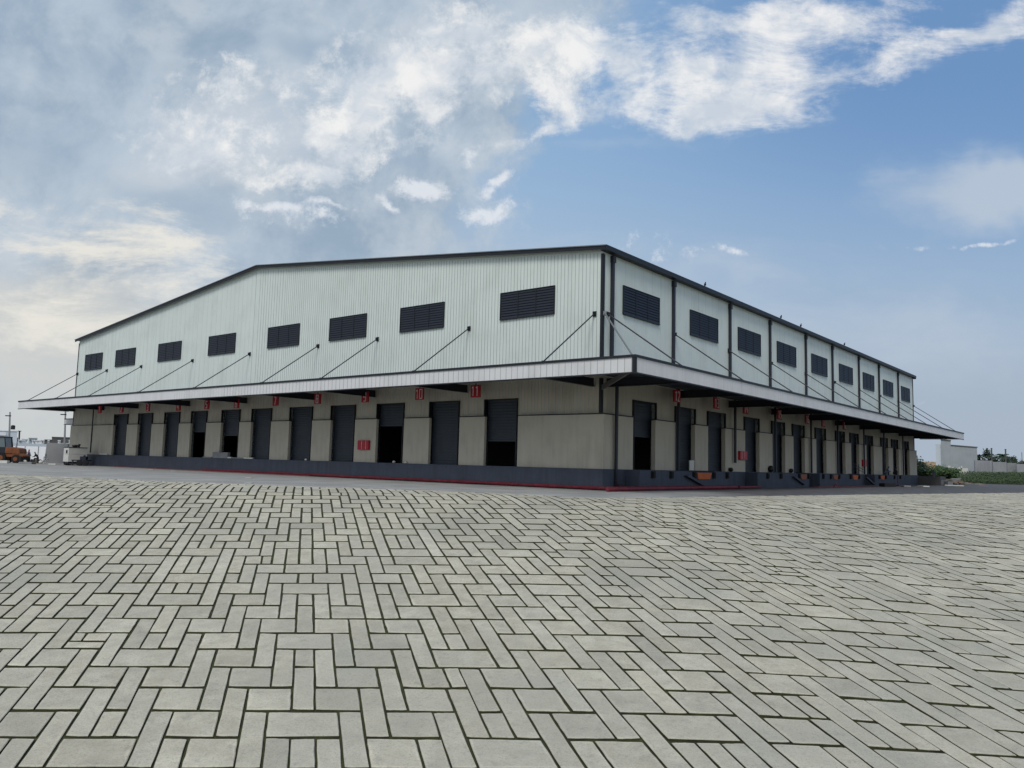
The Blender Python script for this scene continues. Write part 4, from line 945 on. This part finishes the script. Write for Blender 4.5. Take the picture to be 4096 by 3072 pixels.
palm(3953, 1814, 232, 2.6, 'bushy palm left of the first chimney', 1); palm(3975, 1824, 230, 2.2, 'low palm right beside the first chimney', 2)
palm(4007, 1817, 232, 2.6, 'bushy palm left of the second chimney', 3); palm(3917, 1818, 236, 2.4, 'palm just right of the big shed', 4)
tree(4033, 1860, 1830, 228, 2.0, 'narrow tree right of the second chimney', seed=5); tree(4062, 1860, 1833, 235, 4.2, 'round green tree near the right edge', seed=6, n=1200); tree(3932, 1850, 1832, 234, 2.2, 'low dark tree between the big shed and the palms', seed=8)
tree(3990, 1850, 1834, 238, 2.2, 'low dark tree between the two chimneys', seed=9)
def bush(px, base, top, Y, w, label, seed, n=1500, leaf=.28, m_='leaf'):
    x, zt = X(px, top, Y), Z(px, top, Y); t = empty('bush', (x, Y, 0), label, 'bush', 'bushes beyond the end of the dock')
    mb = MB()
    for k in range(6):
        a = k * 1.05; mb.bar((x, Y, 0), (x + math.cos(a) * w * .5, Y + math.sin(a) * w * .4, zt * .6), .06, 6, 0, .02)
    mb.build('stem', 'bark', t); crown('foliage', x, Y, zt * .5, w, w * .7, zt * .45, n, leaf, m_, t, seed)
bush(3664, 1930, 1836, 148, 1.9, 'tall dark bush touching the far corner of the warehouse', 11, 2200, m_='leafdark')
bush(3718, 1930, 1857, 150, 2.6, 'rounded green bush in front of the tan building', 12, 2600)
bush(3757, 1930, 1868, 148, 2.4, 'lower green bush below the big grey-white shed', 13, 2200)
bush(3790, 1930, 1878, 150, 2.2, 'small green bush left of the white hut', 14, 1600)
# band of weeds
r = random.Random(5); wd_ = MB()
for _ in range(42000):
    x = r.uniform(66, 130); y = r.uniform(146, 172); q = mn.noise(Vector((x * .12, y * .2, 0)))
    hmax = (1.35 + .8 * q + .04 * (y - 146)) * min(1, .42 + .58 * max(0, (x - 88) / 12)); z = hmax * math.sqrt(r.random()) + .05
    wd_.leaf((x, y, max(.08, z)), .21)
tag(wd_.build('weeds', 'grass', origin=False, recalc=False), 'dense green belt of weeds and scrub behind the yard on the right', 'weeds', kind='stuff')
tag(sheet_ := None, 'x') if False else None
gm = MB(); gm.add([(60, 143, .02), (400, 143, .02), (400, 800, .05), (60, 800, .05)], [(0, 1, 2, 3)]); tag(gm.build('grass_field', mat('dry_field', (.07, .085, .035), .9, .3, .08), origin=False, recalc=False), kind='structure')
# rubble heap
r = random.Random(9); rb = MB()
for k in range(130):
    px = r.uniform(3745, 3925); Yr = r.uniform(118, 132); x = X(px, 1925, Yr); h = .75 * math.exp(-((px - 3815) / 50) ** 2) + .12
    s_ = r.uniform(.12, .45); z = r.uniform(0, h); a = r.uniform(0, PI); f = lambda a_, b_, c_, x=x, Yr=Yr, z=z, a=a: Vector((x + a_ * math.cos(a) - b_ * math.sin(a), Yr + a_ * math.sin(a) + b_ * math.cos(a), z + c_))
    rb.box(f, -s_ * 1.6, s_ * 1.6, -s_ * .5, s_ * .5, 0, s_ * .35, r.choice((0, 0, 1, 2, 2)))
tag(rb.build('rubble_heap', ['wood', 'brick', 'concrete']), 'low heap of reddish rubble and boards in front of the weeds', 'rubble', kind='stuff')
# steps / concrete ramp block at the end of the dock
st_ = empty('concrete_steps', S(85, 1, 0), 'dark weathered concrete steps and landing beyond the far end of the dock', 'steps')
MB().box(S, LS + .3, LS + 3.8, -1.5, 3.2, 0, 1.22).build('landing', 'pdark', st_)
for k in range(4): MB().box(S, LS + .7 + k * .8, LS + 1.2 + k * .8, 3.201, 3.24, .1, .72).build('recess_panel', 'pgrey', st_)
MB().box(S, LS + 3.8, LS + 4.4, -1.5, 3.2, 0, .8).box(S, LS + 4.4, LS + 5.0, -1.5, 3.2, 0, .4).build('step', 'concrete', st_)
x_ = X(3738, 1930, 138); tag(MB().bar((x_, 138, 0), (x_, 138, 1.75), .24, 12, 0, .26).bar((x_, 138, 1.75), (x_, 138, 1.85), .28, 12).build('blue_post', 'blue'), 'stout dark blue post standing in front of the bushes', 'post')
# people resting on the dock and clutter near them
sitting(S(61.8, 1.0, DK - .06), YAW * -1 + PI / 2 + .4, 'person in blue clothes sitting hunched on the far side dock', 'cloth_blue', 'blue', .36, True)
sitting(S(67.0, .7, DK - .06), YAW * -1 + PI / 2, 'person in dark clothes squatting on the dock by the far doors', 'cloth_dark', 'cloth_dark', .3, True)
for i, (u, o, w_, h, m_, la) in enumerate([(52.5, 3.6, 1.9, .38, 'cable', 'low black machine part lying below the far handrail'), (62.0, 5.2, 1.6, .12, 'offwhite', 'white board lying on the asphalt below the person in blue'), (78.5, 5.5, 2.2, .14, 'offwhite', 'white board lying by the concrete steps'), (79.5, 4.6, .9, .6, 'galv', 'small grey crate by the concrete steps'), (57.0, 4.4, 1.6, .16, 'concrete', 'flat grey slab on the asphalt by the side dock')]):
    slab(S, u, o, 0, w_, .7, h, m_, 'yard_clutter', la, 'clutter', .5 + i)
x0_, z0_ = S(61.6, 2.6, 0), 0
tag(MB().bar(S(61.6, 2.5, 0), S(61.6, 2.5, 1.2), .05).box(S, 61.3, 61.9, 2.3, 2.7, .0, .12).build('stand', 'redpipe'), 'thin reddish stand on the asphalt below the person in blue', 'stand')
# litter on the concrete strip
for i, (px, py, la) in enumerate([(608, 1878, 'tiny white scrap on the red curb, the leftmost'), (697, 1883, 'long white scrap of paper on the yard below the sixth pier'), (997, 1910, 'white scrap of paper on the bare strip, upper one'), (997, 1931, 'white scrap of paper on the bare strip, lower one next to the pavers')]):
    rr = ray(px, py); t_ = -1.46 / rr.z; c = EYE + rr * t_
    tag(MB().box(lambda a, b_, z: c + Vector((a, b_, z - c.z + .012)), -.2, .2, -.25, .25, 0, .02).build('paper_scrap', 'offwhite'), la, 'litter', 'white scraps on the yard')
